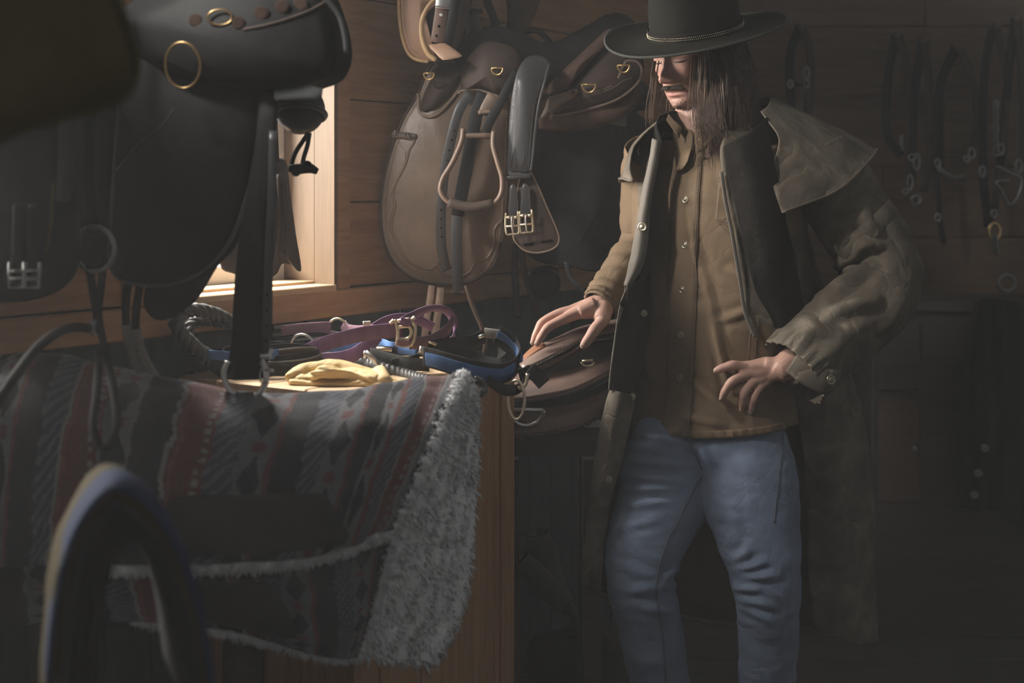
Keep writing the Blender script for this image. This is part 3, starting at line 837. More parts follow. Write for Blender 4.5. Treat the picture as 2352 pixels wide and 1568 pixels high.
# --- hair ---------------------------------------------------------------------------------------
hr = MB(); rr = random.Random(11)
def strand(pts, r, n=4):
    c = catmull([tuple(p) for p in pts], n)
    hr.add(*g_tube([Vector(tuple(q)) for q in c], lambda t: r * (1 - .7 * t * t), 3, cap=False))
def root(ang, z, g=.006):
    p = head_pt(ang, z); c = head_w(0, 0, z); return p + (p - c).normalized() * g
for k in range(2600):
    # ang measured from the face, positive to the person's left (the camera side)
    u = rr.random()
    if u < .12: ang = rr.uniform(1.12, 1.45)          # lock falling before the near shoulder
    elif u < .94: ang = rr.uniform(1.35, 3.6)
    else: ang = rr.uniform(-2.7, -1.75)
    z0 = rr.uniform(-.02, .065)
    r0 = root(ang, z0, .003 + .010 * rr.random())
    out = (r0 - head_w(0, -.02, z0)); out.z = 0; out.normalize()
    if ang < 0: Lh = rr.uniform(.09, .16)
    elif ang < 1.45: Lh = rr.uniform(.14, .26)
    else: Lh = rr.triangular(.12, .25, .19)
    cl = math.sin(ang * 19 + 1.3) * .010               # strands gather into locks
    w1, w2 = rr.gauss(0, .005) + cl * .6, rr.gauss(0, .009) + cl
    side = Vector((-out.y, out.x, 0))
    fall = Vector((.10 if ang > 1.45 else .05, 0, -1))
    sp = .55 if ang > 1.45 else .15
    bow = .016 + .012 * (ang > 1.45)
    p1 = r0 + fall * Lh * .3 + out * bow + side * w1 * .5
    p2 = r0 + fall * Lh * .65 + out * (bow + .02 * sp) + side * (w1 + w2 * .4)
    p3 = r0 + fall * Lh + out * (bow * .7 + .035 * sp * rr.random()) + side * (w1 + w2) + Vector((rr.gauss(0, .007), rr.gauss(0, .006), 0))
    strand([r0, p1, p2, p3], rr.uniform(.0006, .0012))
# thin wisps on the far side of the face and over the collar
for k in range(14):
    x = rr.gauss(1500, 5); y0 = 140; x1 = x - rr.uniform(-4, 14)
    strand([P(x + 8, y0, 3.08), P(x + 2, 180, 3.075), P(x1 + 2, 235, 3.07), P(x1 - rr.uniform(-3, 6), rr.uniform(250, 295), 3.06)], rr.uniform(.0005, .0009))
for k in range(210):
    x = rr.gauss(1622, 15); x1 = x + rr.gauss(12, 14); ye = rr.triangular(290, 400, 350)
    strand([P(1616 + (x - 1622) * .6, 128, 3.035), P(1617 + (x - 1622) * .8, 200, 3.015), P(x + 2, 275, 2.995), P(x1, ye, 2.98)], rr.uniform(.0005, .0011))
hr.build('hair', M['hair'], person, kind='stuff')

# --- hat ----------------------------------------------------------------------------------------
HATA = math.radians(28); HATT = math.radians(17)
tf = Vector((-math.sin(HATA), -math.cos(HATA), 0))
KU = tf * math.sin(HATT) + Vector((0, 0, 1)) * math.cos(HATT)
KF = tf * math.cos(HATT) - Vector((0, 0, 1)) * math.sin(HATT)
KL = KF.cross(KU) * -1
if KL.x < 0: KL = -KL
KC = P(1598, 72, 3.11)
def hat_w(x, f, z): return KC + KL * x + KF * f + KU * z
hat = obj('hat', [hat_w(0, 0, 0)], [], M['felt'], person)
bpy.data.objects.remove(hat)
NB = 96
def brim_ring(k, t, low):
    a = 2 * math.pi * t / NB; x, f = math.sin(a), math.cos(a)
    ri = (.098, .116); ro = (.198, .200)
    R = lambda q: (ri[0] + (ro[0] - ri[0]) * q, ri[1] + (ro[1] - ri[1]) * q)
    rx, rf = R(k)
    z = .012 * k ** 1.6 * abs(x) ** 2.2 - .010 * k * max(0, f) ** 2 + .004 * math.sin(3 * a + .6) * k * k - .012 * math.sin(math.pi * min(1, k * .9)) * .6
    return hat_w(x * rx, f * rf, z - low)
g = [[brim_ring(k / 12, t, 0) for t in range(NB)] for k in range(13)]
rim = [[brim_ring(1.012, t, .0018) for t in range(NB)]]
g2 = [[brim_ring(k / 12, t, .0045) for t in range(NB)] for k in range(12, -1, -1)]
crown = []
for k in range(15):
    q = k / 14; row = []
    for t in range(NB):
        a = 2 * math.pi * t / NB; x, f = math.sin(a), math.cos(a)
        sq = (1 - .20 * q ** 1.4); pin = 1 - .25 * q * q * math.exp(-((f - .75) / .35) ** 2)
        row.append(hat_w(x * .098 * sq * pin, f * .116 * sq, .125 * math.sin(q * math.pi / 2) ** .8 + .004))
    crown.append(row)
for k in (1, 2, 3):
    row = []
    for t in range(NB):
        a = 2 * math.pi * t / NB; x, f = math.sin(a), math.cos(a); s_ = .80 * (1 - k / 3.2)
        row.append(hat_w(x * .098 * s_ * .8, f * .116 * s_, .129 - .012 * k * abs(1 - abs(x) * .5)))
    crown.append(row)
full = crown[::-1] + g[0:] + rim + g2
v, f = g_grid(full, closed_u=True)
hat = obj('hat', v, f, M['felt'], person, label='dark olive felt hat with wide brim')
edge = [brim_ring(1.01, t, .0018) for t in range(NB)]
v, f = g_tube(edge, .0030, 6, closed=True); obj('brim_edge', v, f, mat('felt_edge', (.035, .035, .028), .9, .1, 30, .2, 200), hat)
bandp = [hat_w(math.sin(2 * math.pi * t / NB) * .1005, math.cos(2 * math.pi * t / NB) * .1185, .011) for t in range(NB)]
v, f = g_strap(bandp, .015, .003, lambda t: KU, closed=True); hb = obj('hat_band', v, f, M['cord'], hat)
mb = MB()
for q, zq in ((0, .004), (1, .0085)):
    for t in range(150):
        a = 2 * math.pi * (t + .5 * q) / 150
        c = hat_w(math.sin(a) * .1028, math.cos(a) * .1208, zq)
        mb.add(*g_ball(c, .0011, u=6, w=4))
mb.build('studs', M['pale_brass'], hat)

# --- jeans --------------------------------------------------------------------------------------
jm = MB()
def jl(pts, rs):
    c = catmull([tuple(P(*q)) for q in pts], 6); m = len(c); rr_ = [r[0] for r in catmull([(r,) for r in rs], 6)]
    jm.add(*g_tube([Vector(tuple(q)) for q in c], lambda t: rr_[min(m - 1, int(round(t * (m - 1))))], 24))
jl(LEGR[:6] + [(1525, 1700, 3.08), (1528, 1812, 3.1)], [.085, .099, .096, .0775, .070, .066, .066, .07])
jl(LEGL[:6] + [(1760, 1700, 3.08), (1758, 1812, 3.1)], [.088, .106, .098, .0745, .065, .062, .064, .07])
PEL = [(905, 1631, 3.12, .160, .108), (960, 1628, 3.11, .167, .116), (1010, 1628, 3.09, .178, .125), (1050, 1630, 3.08, .172, .115), (1085, 1632, 3.07, .14, .09), (1100, 1632, 3.07, .09, .06)]
gp = []
for i in range(22):
    py = 905 + 195 * i / 21
    cx, cy, a, b = lerp_table(PEL, py)
    gp.append([Vector((xx(cx, cy), cy, zz(py, cy))) + LF * (math.sin(t) * a) + FR * (math.cos(t) * b) for t in [2 * math.pi * j / 40 for j in range(40)]])
jm.add(*g_grid(gp, closed_u=True, cap=True))
jv, jf, jn = remeshed(jm.v, jm.f, 0.0055, 8, 0.5)
def crease(px, py, lst):
    w = 0
    for (x0, y0, x1, y1, wd, amp) in lst:
        dx, dy = x1 - x0, y1 - y0; L2 = dx * dx + dy * dy
        t = max(0, min(1, ((px - x0) * dx + (py - y0) * dy) / L2))
        d = math.hypot(px - x0 - dx * t, py - y0 - dy * t)
        e = math.sin(math.pi * (0.12 + .76 * t))
        w += amp * e * (math.exp(-(d / wd) ** 2) - .55 * math.exp(-((d - 1.8 * wd) / wd) ** 2))
    return w
JC = [(1450, 990, 1590, 1030, 9, .007), (1440, 1020, 1580, 1050, 9, .006), (1445, 1060, 1590, 1065, 10, .007), (1435, 1090, 1560, 1105, 9, .006), (1430, 1125, 1560, 1120, 9, .005),
      (1425, 1160, 1540, 1150, 9, .004), (1420, 1215, 1520, 1190, 9, .0035), (1600, 1020, 1640, 1080, 10, .006), (1640, 1010, 1780, 1025, 14, .003),
      (1690, 1290, 1720, 1260, 12, .007), (1690, 1310, 1760, 1290, 9, .007), (1700, 1330, 1790, 1320, 9, .006), (1690, 1350, 1740, 1352, 9, .008), (1700, 1375, 1780, 1395, 9, .006), (1705, 1395, 1770, 1425, 9, .005),
      (1690, 1240, 1680, 1170, 12, .003), (1400, 1290, 1520, 1330, 12, .003), (1440, 1360, 1560, 1340, 10, .005), (1450, 1390, 1550, 1410, 10, .004), (1555, 1300, 1530, 1330, 9, .006)]
out = []
for p, n_ in zip(jv, jn):
    px = 1176 + p[0] * F / p[1]; py = HZ - (p[2] - CZ) * F / p[1]
    w = crease(px, py, JC) if n_[1] < .2 else 0
    w += .0035 * fbm((p[0] * 4, p[1] * 4, p[2] * 11), 2.2, 3)
    out.append(p + n_ * w)
jeans = obj('jeans', out, jf, M['denim'], person)
def proj_front(px, py, bvh):
    o = Vector((0, 0, CZ)); d = (P(px, py, 3.0) - o).normalized()
    h = bvh.ray_cast(o, d)
    return h[0], h[1]
from mathutils.bvhtree import BVHTree
jb = BVHTree.FromPolygons([Vector(tuple(q)) for q in out], jf)
def seam(line, bvh, name, m, r, parent, push=.0008):
    pts = []
    for q in catmull(line, 10):
        h, n_ = proj_front(q[0], q[1], bvh)
        if h: pts.append(h + (Vector((0, 0, CZ)) - h).normalized() * push)
    if len(pts) > 2:
        v, f = g_tube(pts, r, 5); obj(name, v, f, m, parent)
    return pts
M['denim_dark'] = mat('denim_seam', (.11, .125, .155), .9, .2, 30, .3, 300)
seam([(1612, 1095), (1590, 1130), (1560, 1190), (1530, 1250), (1510, 1320), (1508, 1370), (1520, 1440), (1530, 1568)], jb, 'inseam', M['denim_dark'], .0022, jeans)
seam([(1800, 960), (1795, 1040), (1785, 1130), (1778, 1200)], jb, 'side_seam', M['denim_dark'], .0016, jeans)
seam([(1562, 985), (1580, 1010), (1600, 1050), (1612, 1080)], jb, 'fly_seam', M['denim_dark'], .0016, jeans)
# boots below the frame
for (fx, fy, fz) in ((1525, 1815, 3.1), (1758, 1815, 3.1)):
    a = P(fx, fy, fz); t = Vector((-.35, -.93, 0)).normalized(); b0 = Vector((a.x, a.y, 0))
    v, f = g_tube([b0 + Vector((0, 0, .20)), b0 + Vector((0, 0, .10)), b0 + Vector((0, 0, .052)) + t * .02, b0 + Vector((0, 0, .044)) + t * .10, b0 + Vector((0, 0, .036)) + t * .19, b0 + Vector((0, 0, .03)) + t * .215], [.05, .05, .052, .044, .034, .012], 16)
    obj('boot', v, f, M['dark_brown'], person)

# --- shirt --------------------------------------------------------------------------------------
NA = 150
g = []
for i in range(100):
    row = []
    for j in range(NA):
        ang = -math.pi + 2 * math.pi * j / NA
        hem = 972 + 10 * math.cos(ang * 2) - 4
        top = 300 if abs(ang) > .8 else 300 + (0.8 - abs(ang)) / .8 * 92      # open collar dips at the front
        q = i / 99
        row.append(shirt_pt(ang, top + (hem - top) * q))
    g.append(row)
v, f = g_grid(g, 0.002, closed_u=True)
shirt = obj('shirt', v, f, M['shirt'], person)
def patch(name, a0, a1, p0, p1, grow, m, parent, na=10, npy=40, th=.0015, edge=None):
    gg = [[shirt_pt(a0(p0 + (p1 - p0) * i / (npy - 1)) + (a1(p0 + (p1 - p0) * i / (npy - 1)) - a0(p0 + (p1 - p0) * i / (npy - 1))) * j / (na - 1), p0 + (p1 - p0) * i / (npy - 1), grow) for j in range(na)] for i in range(npy)]
    v, f = g_grid(gg, th); return obj(name, v, f, m, parent)
pl = patch('placket', lambda p: -.10 - .03 * math.sin((p - 400) / 180), lambda p: .16 - .02 * math.sin((p - 400) / 180), 352, 976, .0042, M['shirt'], shirt, 10, 70)
for dang in (-.085, -.07, .125, .142):
    st = g_stitches([shirt_pt(dang - .025 * math.sin((p - 400) / 180), p, .0072) for p in range(362, 974, 6)], .0030, .0018, .0006)
    st.build('stitching', M['dark_thread'], shirt)
M['button'] = mat('dull_metal_snap', (.42, .36, .28), .4, .2, 80, .2, 120, metal=.9)
def snap(c, n_, r, parent, m=None):
    mb = MB(); n_ = Vector(n_).normalized(); u = n_.orthogonal().normalized(); w = n_.cross(u)
    prof = [(0.0, 1.5), (.45, 1.4), (.5, .9), (.72, .9), (.82, 1.5), (1.0, 1.1), (1.02, -.6)]
    vv = []; ff = []; S_ = 16
    for rr_, h in prof:
        for k in range(S_):
            a = 2 * math.pi * k / S_; vv.append(Vector(c) + (u * math.cos(a) + w * math.sin(a)) * r * rr_ + n_ * h * r * .22)
    for i in range(len(prof) - 1):
        for k in range(S_): ff.append((i * S_ + k, i * S_ + (k + 1) % S_, (i + 1) * S_ + (k + 1) % S_, (i + 1) * S_ + k))
    mb.add(vv, ff); return mb.build('snap_button', m or M['button'], parent)
for py in (457, 558, 657, 757, 852):
    a = .03 - .025 * math.sin((py - 400) / 180)
    c = shirt_pt(a, py, .0048); n_ = (c - torso_pt(a, py, -.05))
    snap(c, n_, .0078, shirt)
# breast pocket with flap, hem band, pocket line
def pk(name, pts, grow, th=.0016, stitch=True):
    """pocket piece: quad of (ang, py) corners"""
    A, B, C, D = [np.array(q) for q in pts]
    gg = []
    for i in range(24):
        r0 = A + (D - A) * i / 23; r1 = B + (C - B) * i / 23
        gg.append([shirt_pt(*(r0 + (r1 - r0) * j / 15), grow) for j in range(16)])
    v, f = g_grid(gg, th); o = obj(name, v, f, M['shirt'], shirt)
    if stitch:
        loop = [A, B, C, D, A]; L = []
        cen = (A + B + C + D) / 4
        for q in range(4):
            for k in range(14):
                w = loop[q] + (loop[q + 1] - loop[q]) * k / 14; L.append(shirt_pt(*(cen + (w - cen) * .93), grow + .0026))
        g_stitches(L, .0028, .0016, .0006).build('stitching', M['dark_thread'], shirt)
    return o
pk('pocket', [(.36, 420), (.98, 470), (.98, 548), (.33, 500)], .0035)
pk('pocket_flap', [(.36, 408), (.98, 385), (.98, 450), (.42, 418)], .006)
pk('pocket_pleat', [(.33, 505), (.98, 552), (.98, 575), (.60, 548)], .0028)
pk('welt_pocket', [(.86, 690), (.98, 690), (.98, 812), (.86, 812)], .003)
hm = [[shirt_pt(-1.4 + 2.9 * j / 80, (972 + 10 * math.cos((-1.4 + 2.9 * j / 80) * 2) - 4) - 17 * (1 - i / 3) + 2, .0035 + .0012 * math.sin(j * 1.7)) for j in range(81)] for i in range(4)]
v, f = g_grid(hm, .002); obj('hem_band', v, f, M['shirt'], shirt)
# shirt collar: two turned-down wings
def sheet(name, rows, th, m, parent, nu=6, nv=6, wr=.0015, sc=14, label=None):
    A = interp_grid([[tuple(P(*q)) for q in r] for r in rows], nu, nv)
    if wr: A = displace(A, lambda i, j, p: wr * fbm(p, sc, 3))
    v, f = g_grid(A, th); return obj(name, v, f, m, parent, label=label)
sheet('collar', [[(1536, 262, 3.045), (1546, 274, 3.03), (1556, 283, 3.02), (1566, 292, 3.02)], [(1530, 276, 3.035), (1542, 294, 3.015), (1552, 308, 3.01), (1558, 318, 3.015)]], .002, M['shirt'], shirt)
sheet('collar', [[(1655, 268, 3.02), (1635, 282, 3.0), (1610, 296, 3.0), (1594, 304, 3.01)], [(1664, 292, 3.0), (1642, 312, 2.985), (1620, 335, 2.98), (1598, 352, 2.985)]], .002, M['shirt'], shirt)
# opened front edge of the shirt at the throat
sheet('neck_facing', [[(1545, 300, 3.04), (1560, 290, 3.05), (1590, 300, 3.03)], [(1548, 345, 3.035), (1566, 345, 3.03), (1592, 330, 3.012)], [(1555, 392, 3.022), (1568, 388, 3.016), (1580, 372, 3.006)]], .002, M['shirt'], shirt)
# right sleeve (its cuff shows left of the coat)
def sleeve(name, pts, rs, m, parent, wr, sc, n=10, seg=44, ell=1.0, th=.002, ruff=None):
    c = [Vector(tuple(q)) for q in catmull([tuple(P(*q)) for q in pts], n)]; mm = len(c)
    rr_ = [r[0] for r in catmull([(r,) for r in rs], n)]
    p, T, S = frames(c)
    A = np.array([[tuple(p[i] + (S[i] * math.cos(2 * math.pi * k / seg) + T[i].cross(S[i]) * math.sin(2 * math.pi * k / seg) * ell) * rr_[i]) for k in range(seg)] for i in range(mm)])
    A = displace(A, wr, True)
    v, f = g_grid(A, th, closed_u=True, flip=True)
    return obj(name, v, f, m, parent), A
sl, _ = sleeve('sleeve', [(1515, 350, 3.16), (1500, 420, 3.2), (1487, 555, 3.215), (1440, 622, 3.165), (1404, 668, 3.11), (1383, 697, 3.085)], [.075, .07, .062, .054, .044, .039], M['shirt'], shirt,
               lambda i, j, p: .006 * fbm(p, 16, 3) + .003 * math.sin(i * 60) * (1 if i > .5 else 0.3) + (.0022 * math.sin(j * 2 * math.pi * 26) if i > .92 else 0), 16)
cf = [P(1381.5, 699, 3.084), P(1377, 704, 3.080)]
v, f = g_tube([P(1386, 693, 3.088), P(1378.5, 702.5, 3.081)], .0395, 40, cap=False); obj('cuff_band', *g_grid([[Vector(q) for q in v[:40]], [Vector(q) for q in v[40:]]], .002, closed_u=True), M['shirt'], shirt)

# --- coat ---------------------------------------------------------------------------------------
coat_levels = {
 300: [(1528, 3.04), (1508, 3.10), (1500, 3.20), (1560, 3.27), (1650, 3.29), (1735, 3.25), (1775, 3.15), (1735, 3.04), (1668, 2.995)],
 345: [(1505, 3.02), (1476, 3.11), (1470, 3.22), (1545, 3.30), (1650, 3.32), (1760, 3.28), (1835, 3.12), (1765, 2.985), (1655, 2.965)],
 420: [(1492, 3.01), (1464, 3.12), (1468, 3.24), (1545, 3.32), (1655, 3.34), (1775, 3.30), (1850, 3.13), (1775, 2.965), (1662, 2.955)],
 520: [(1486, 3.00), (1470, 3.14), (1480, 3.26), (1550, 3.32), (1660, 3.34), (1785, 3.31), (1860, 3.15), (1800, 2.965), (1686, 2.95)],
 640: [(1442, 3.00), (1468, 3.13), (1488, 3.25), (1555, 3.30), (1665, 3.33), (1800, 3.32), (1885, 3.17), (1830, 2.985), (1702, 2.945)],
 740: [(1418, 3.00), (1458, 3.12), (1490, 3.23), (1560, 3.29), (1665, 3.32), (1810, 3.32), (1905, 3.18), (1850, 3.00), (1722, 2.955)],
 850: [(1404, 3.00), (1450, 3.12), (1488, 3.22), (1560, 3.29), (1668, 3.32), (1830, 3.33), (1950, 3.20), (1890, 3.06), (1800, 3.03)],
 980: [(1396, 3.02), (1440, 3.14), (1486, 3.23), (1565, 3.30), (1680, 3.33), (1850, 3.34), (1985, 3.22), (1920, 3.10), (1836, 3.10)],
 1150: [(1376, 3.06), (1420, 3.16), (1480, 3.25), (1565, 3.32), (1690, 3.36), (1860, 3.36), (2002, 3.24), (1940, 3.13), (1856, 3.13)],
 1330: [(1352, 3.08), (1400, 3.18), (1475, 3.27), (1565, 3.34), (1700, 3.38), (1880, 3.38), (2010, 3.26), (1955, 3.15), (1858, 3.15)],
 1480: [(1350, 3.10), (1400, 3.20), (1475, 3.29), (1565, 3.36), (1700, 3.40), (1890, 3.39), (2008, 3.27), (1960, 3.16), (1872, 3.16)],
}
rows = []
for py in sorted(coat_levels):
    rr_ = []
    for k, (px, Y) in enumerate(coat_levels[py]):
        yy = py
        if py == 1480: yy = [1350, 1380, 1400, 1420, 1440, 1455, 1475, 1480, 1440][k]
        if py == 1330: yy = [1265, 1270, 1285, 1300, 1310, 1320, 1330, 1330, 1315][k]
        rr_.append(tuple(P(px, yy, Y)))
    rows.append(rr_)
A = interp_grid(rows, 12, 9)
def coat_fold(i, j, p):
    w = .006 * fbm(p, 7, 4)
    if i > .45: w += .012 * (i - .45) * math.sin(j * 34 + 2 * i) + .006 * fbm((p[0] * 2, p[1] * 2, p[2] * .6), 8, 3)
    return w
A = displace(A, coat_fold)
v, f = g_grid(A, 0.0)
NV = grid_normals(A)
# outward = away from the body axis
cen = A.mean(axis=1, keepdims=True); sgn = np.sign(np.sum(NV * (A - cen), axis=2)); flipc = -1 if sgn.mean() < 0 else 1
coat = thing_coat = obj('coat', *g_grid(A, 0.0022, flip=(flipc < 0)), M['waxed'], person)
B = A - NV * flipc * .0032
obj('lining', *g_grid(B[1:-1, 1:-1], 0.0015, flip=(flipc < 0)), M['lining'], coat)
# pale facing strip along the near opening, with its brass button
fs = [[(1500, 318, 2.995), (1509, 322, 2.985), (1517, 330, 2.99)], [(1489, 385, 2.99), (1497, 388, 2.978), (1507, 390, 2.985)], [(1473, 455, 2.985), (1484, 458, 2.972), (1494, 462, 2.98)], [(1463, 520, 2.985), (1474, 522, 2.970), (1489, 528, 2.978)],
      [(1452, 580, 2.985), (1468, 582, 2.970), (1482, 585, 2.978)], [(1444, 615, 2.987), (1458, 618, 2.974), (1470, 620, 2.98)], [(1436, 655, 2.99), (1440, 657, 2.982), (1445, 660, 2.985)]]
sheet('front_facing', fs, .003, M['facing'], coat, 8, 8, .0025, 20)
snap(P(1475, 521, 2.968), (-.2, -1, .1), .0095, coat, M['pale_brass'])
# edge piping down the turned-back front
v, f = g_tube(path_px([(1445, 652), (1428, 690), (1418, 740), (1410, 800), (1402, 860), (1399, 896)], 2.992, 8), .0022, 6); obj('edge_piping', v, f, M['facing'], coat)
# turned-back lining panel with snaps
sheet('turned_front', [[(1446, 652, 2.994), (1470, 640, 3.03), (1492, 620, 3.09)], [(1420, 735, 2.996), (1452, 728, 3.03), (1492, 720, 3.09)], [(1408, 815, 2.998), (1440, 815, 3.03), (1478, 820, 3.08)], [(1399, 899, 3.0), (1425, 902, 3.02), (1456, 900, 3.04)]], .003, M['lining'], coat, 8, 8, .003, 14)
for c in ((1431, 697, 2.992), (1479, 719, 3.040), (1413, 889, 2.992)): snap(P(*c), (.2, -1, 0), .0075, coat, M['lining'] if c[0] != 1479 else M['button'])
# lower front skirt, outside showing
sheet('front_skirt', [[(1402, 896, 3.0), (1428, 900, 2.985), (1458, 908, 3.0)], [(1385, 960, 3.0), (1418, 960, 2.98), (1448, 965, 3.0)], [(1368, 1040, 3.0), (1400, 1050, 2.98), (1428, 1055, 3.0)], [(1358, 1110, 3.0), (1385, 1112, 2.982), (1408, 1115, 3.0)],
      [(1352, 1180, 3.0), (1372, 1185, 2.985), (1391, 1190, 3.0)], [(1344, 1250, 3.005), (1365, 1255, 2.988), (1384, 1262, 3.0)], [(1335, 1342, 3.01), (1358, 1352, 2.99), (1382, 1366, 3.0)]], .003, M['waxed'], coat, 8, 8, .005, 16)
snap(P(1453, 910, 2.994), (0, -1, 0), .007, coat); snap(P(1400, 1100, 2.975), (0, -1, 0), .007, coat)
# near-side front edge strip
v, f = g_strap(path_px([(1657, 395, 2.945), (1668, 470, 2.94), (1683, 545, 2.935), (1692, 600, 2.935), (1702, 660, 2.935), (1712, 720, 2.94), (1735, 775, 2.945)], 2.94, 8), .008, .003, (1, .35, 0)); obj('edge_strip', v, f, M['facing'], coat)
# lapel turned out over the near front, its black painting in the coat's shade
sheet('shaded_lapel', [[(1668, 342, 2.95), (1712, 312, 2.935), (1762, 268, 2.985)], [(1668, 372, 2.935), (1722, 355, 2.91), (1772, 338, 2.935)], [(1668, 400, 2.935), (1728, 400, 2.905), (1778, 395, 2.918)], [(1690, 480, 2.935), (1745, 500, 2.91), (1800, 500, 2.925)], [(1712, 570, 2.935), (1775, 610, 2.92), (1836, 640, 2.95)], [(1740, 680, 2.94), (1800, 730, 2.935), (1858, 740, 2.97)], [(1790, 770, 2.96), (1830, 800, 2.95), (1870, 800, 2.985)]], .003, M['cord'], coat, 8, 8, .014, 7)
# sleeve with deep folds at the elbow
def slv(i, j, p):
    px = 1176 + p[0] * F / p[1]; py = HZ - (p[2] - CZ) * F / p[1]
    w = .005 * fbm(p, 13, 4) + .010 * fbm((p[0], p[1], p[2]), 5, 2)
    w += crease(px, py, [(1900, 640, 1985, 560, 14, .016), (1890, 690, 2000, 610, 13, .018), (1900, 720, 2010, 690, 14, .014), (1925, 600, 1945, 540, 12, .012), (1960, 560, 2040, 560, 12, .010), (1850, 745, 1930, 770, 14, .010), (1990, 480, 2010, 560, 14, .008), (1810, 800, 1870, 760, 12, .008), (1880, 830, 1960, 760, 16, .008), (2040, 760, 2080, 640, 16, .007)]) if p[1] < 3.06 else 0
    if i > .93: w += .003 * math.sin(j * 2 * math.pi * 24)
    return w
sl2, SA_ = sleeve('sleeve', [(1860, 375, 3.08), (1915, 440, 3.06), (1968, 515, 3.05), (2022, 590, 3.05), (2020, 668, 3.04), (1955, 735, 3.0), (1890, 795, 2.965), (1826, 858, 2.935)], [.095, .095, .090, .088, .094, .092, .086, .080], M['waxed'], coat, slv, 13, n=14, seg=96, ell=.9, th=.003)
# cuff strap with snap
sheet('cuff_tab', [[(1836, 806, 2.885), (1870, 835, 2.872), (1918, 850, 2.88), (1935, 842, 2.90)], [(1805, 852, 2.872), (1840, 880, 2.86), (1890, 905, 2.872), (1925, 880, 2.895)]], .003, M['waxed'], coat, 8, 8, .001, 20)
snap(P(1908, 872, 2.873), (.25, -1, 0), .010, coat)
# band on the upper arm below the cape
bp_ = []
for k in range(25):
    a = -2.6 + 3.4 * k / 24; i_ = 28; row = SA_[30]; c = Vector(tuple(row.mean(axis=0)))
i0 = 30; c0_ = SA_[i0].mean(axis=0)
ring = [Vector(tuple(c0_ + (q - c0_) * 1.05)) for q in SA_[i0]]
v, f = g_strap(ring, .036, .004, lambda t: (SA_[i0 + 4].mean(axis=0) - SA_[i0 - 4].mean(axis=0)), closed=True); obj('sleeve_band', v, f, M['waxed'], coat)
# shoulder cape
cape_rows = [
 [(1524, 268, 3.03), (1512, 275, 3.10), (1540, 262, 3.20), (1640, 255, 3.25), (1715, 240, 3.22), (1764, 222, 3.13), (1765, 240, 3.04), (1748, 255, 3.0)],
 [(1490, 300, 3.02), (1474, 310, 3.12), (1500, 310, 3.26), (1650, 300, 3.31), (1790, 280, 3.26), (1845, 256, 3.13), (1830, 290, 3.00), (1790, 318, 2.95)],
 [(1458, 338, 3.02), (1448, 345, 3.12), (1480, 360, 3.30), (1660, 355, 3.36), (1840, 330, 3.30), (1935, 302, 3.12), (1890, 355, 2.96), (1772, 392, 2.92)],
 [(1448, 385, 3.02), (1432, 385, 3.11), (1468, 405, 3.33), (1670, 410, 3.40), (1900, 380, 3.33), (1985, 330, 3.12), (1920, 400, 2.94), (1778, 440, 2.90)],
 [(1452, 415, 3.02), (1422, 408, 3.10), (1465, 430, 3.34), (1675, 440, 3.42), (1930, 410, 3.34), (2013, 346, 3.11), (1930, 432, 2.93), (1794, 488, 2.90)]]
A = interp_grid([[tuple(P(*q)) for q in r] for r in cape_rows], 12, 12)
A = displace(A, lambda i, j, p: .007 * fbm(p, 9, 4) * (0.3 + i) + .008 * i * i * math.sin(j * 40))
cape = obj('cape', *g_grid(A, .003), M['waxed'], coat)
hemp = [Vector(tuple(q)) for q in A[-1]]
v, f = g_tube(hemp, .0028, 6); obj('cape_hem', v, f, M['waxed'], coat)
# corduroy collar, turned up around the neck
sheet('collar', [[(1512, 268, 3.02), (1530, 258, 3.06), (1580, 250, 3.20), (1660, 244, 3.24), (1730, 240, 3.18), (1752, 255, 3.05), (1722, 285, 2.99)],
                 [(1508, 290, 3.0), (1500, 300, 3.08), (1560, 285, 3.26), (1660, 280, 3.30), (1765, 262, 3.23), (1785, 285, 3.05), (1740, 335, 2.965)],
                 [(1520, 330, 2.99), (1495, 330, 3.08), (1550, 305, 3.28), (1660, 300, 3.32), (1775, 285, 3.26), (1790, 320, 3.04), (1738, 380, 2.945)]], .004, M['cord'], coat, 8, 6, .002, 20)
# ------------------------------------------------------------------ tools for tack
M['hole'] = mat('punched_hole', (.006, .006, .006), 1.0, .1, 30, 0, spec=0.0)
M['seam'] = mat('leather_seam', (.10, .08, .07), .6, .2, 30, .2, 120)
def plate(name, outline, depth, th, material, parent=None, bulge=0.0, rings=6, sm=5, label=None):
    v, f = g_plate(outline, depth, th, rings, bulge, sm)
    o = obj(name, v, f, material, parent, label=label)
    return o
def surf(outline, depth, bulge, sm=5):
    """depth of a bulged plate's face under a pixel"""
    ol = [np.array(q) for q in catmull(outline, sm, True)]; c = np.mean(ol, axis=0)
    dfn = depth if callable(depth) else (lambda x, y: depth)
    an = np.array([math.atan2(q[1] - c[1], q[0] - c[0]) for q in ol]); ra = np.array([math.hypot(*(q - c)) for q in ol])
    def Y(x, y):
        a = math.atan2(y - c[1], x - c[0]); r = math.hypot(x - c[0], y - c[1])
        d = np.abs((an - a + math.pi) % (2 * math.pi) - math.pi); k = int(np.argmin(d))
        t = min(1, r / max(1e-6, ra[k]))
        return dfn(x, y) - bulge * (1 - t * t)
    return Y
def on(Y, pts, lift=.0, n=6, closed=False):
    q = [(x, y) for x, y in catmull([(p[0], p[1]) for p in pts], n, closed)]
    return [P(x, y, Y(x, y) - lift) for x, y in q]
def bead(name, Y, pts, r, m, parent, lift=0.0, n=6, closed=False):
    v, f = g_tube(on(Y, pts, lift, n, closed), r, 6, closed); return obj(name, v, f, m, parent)
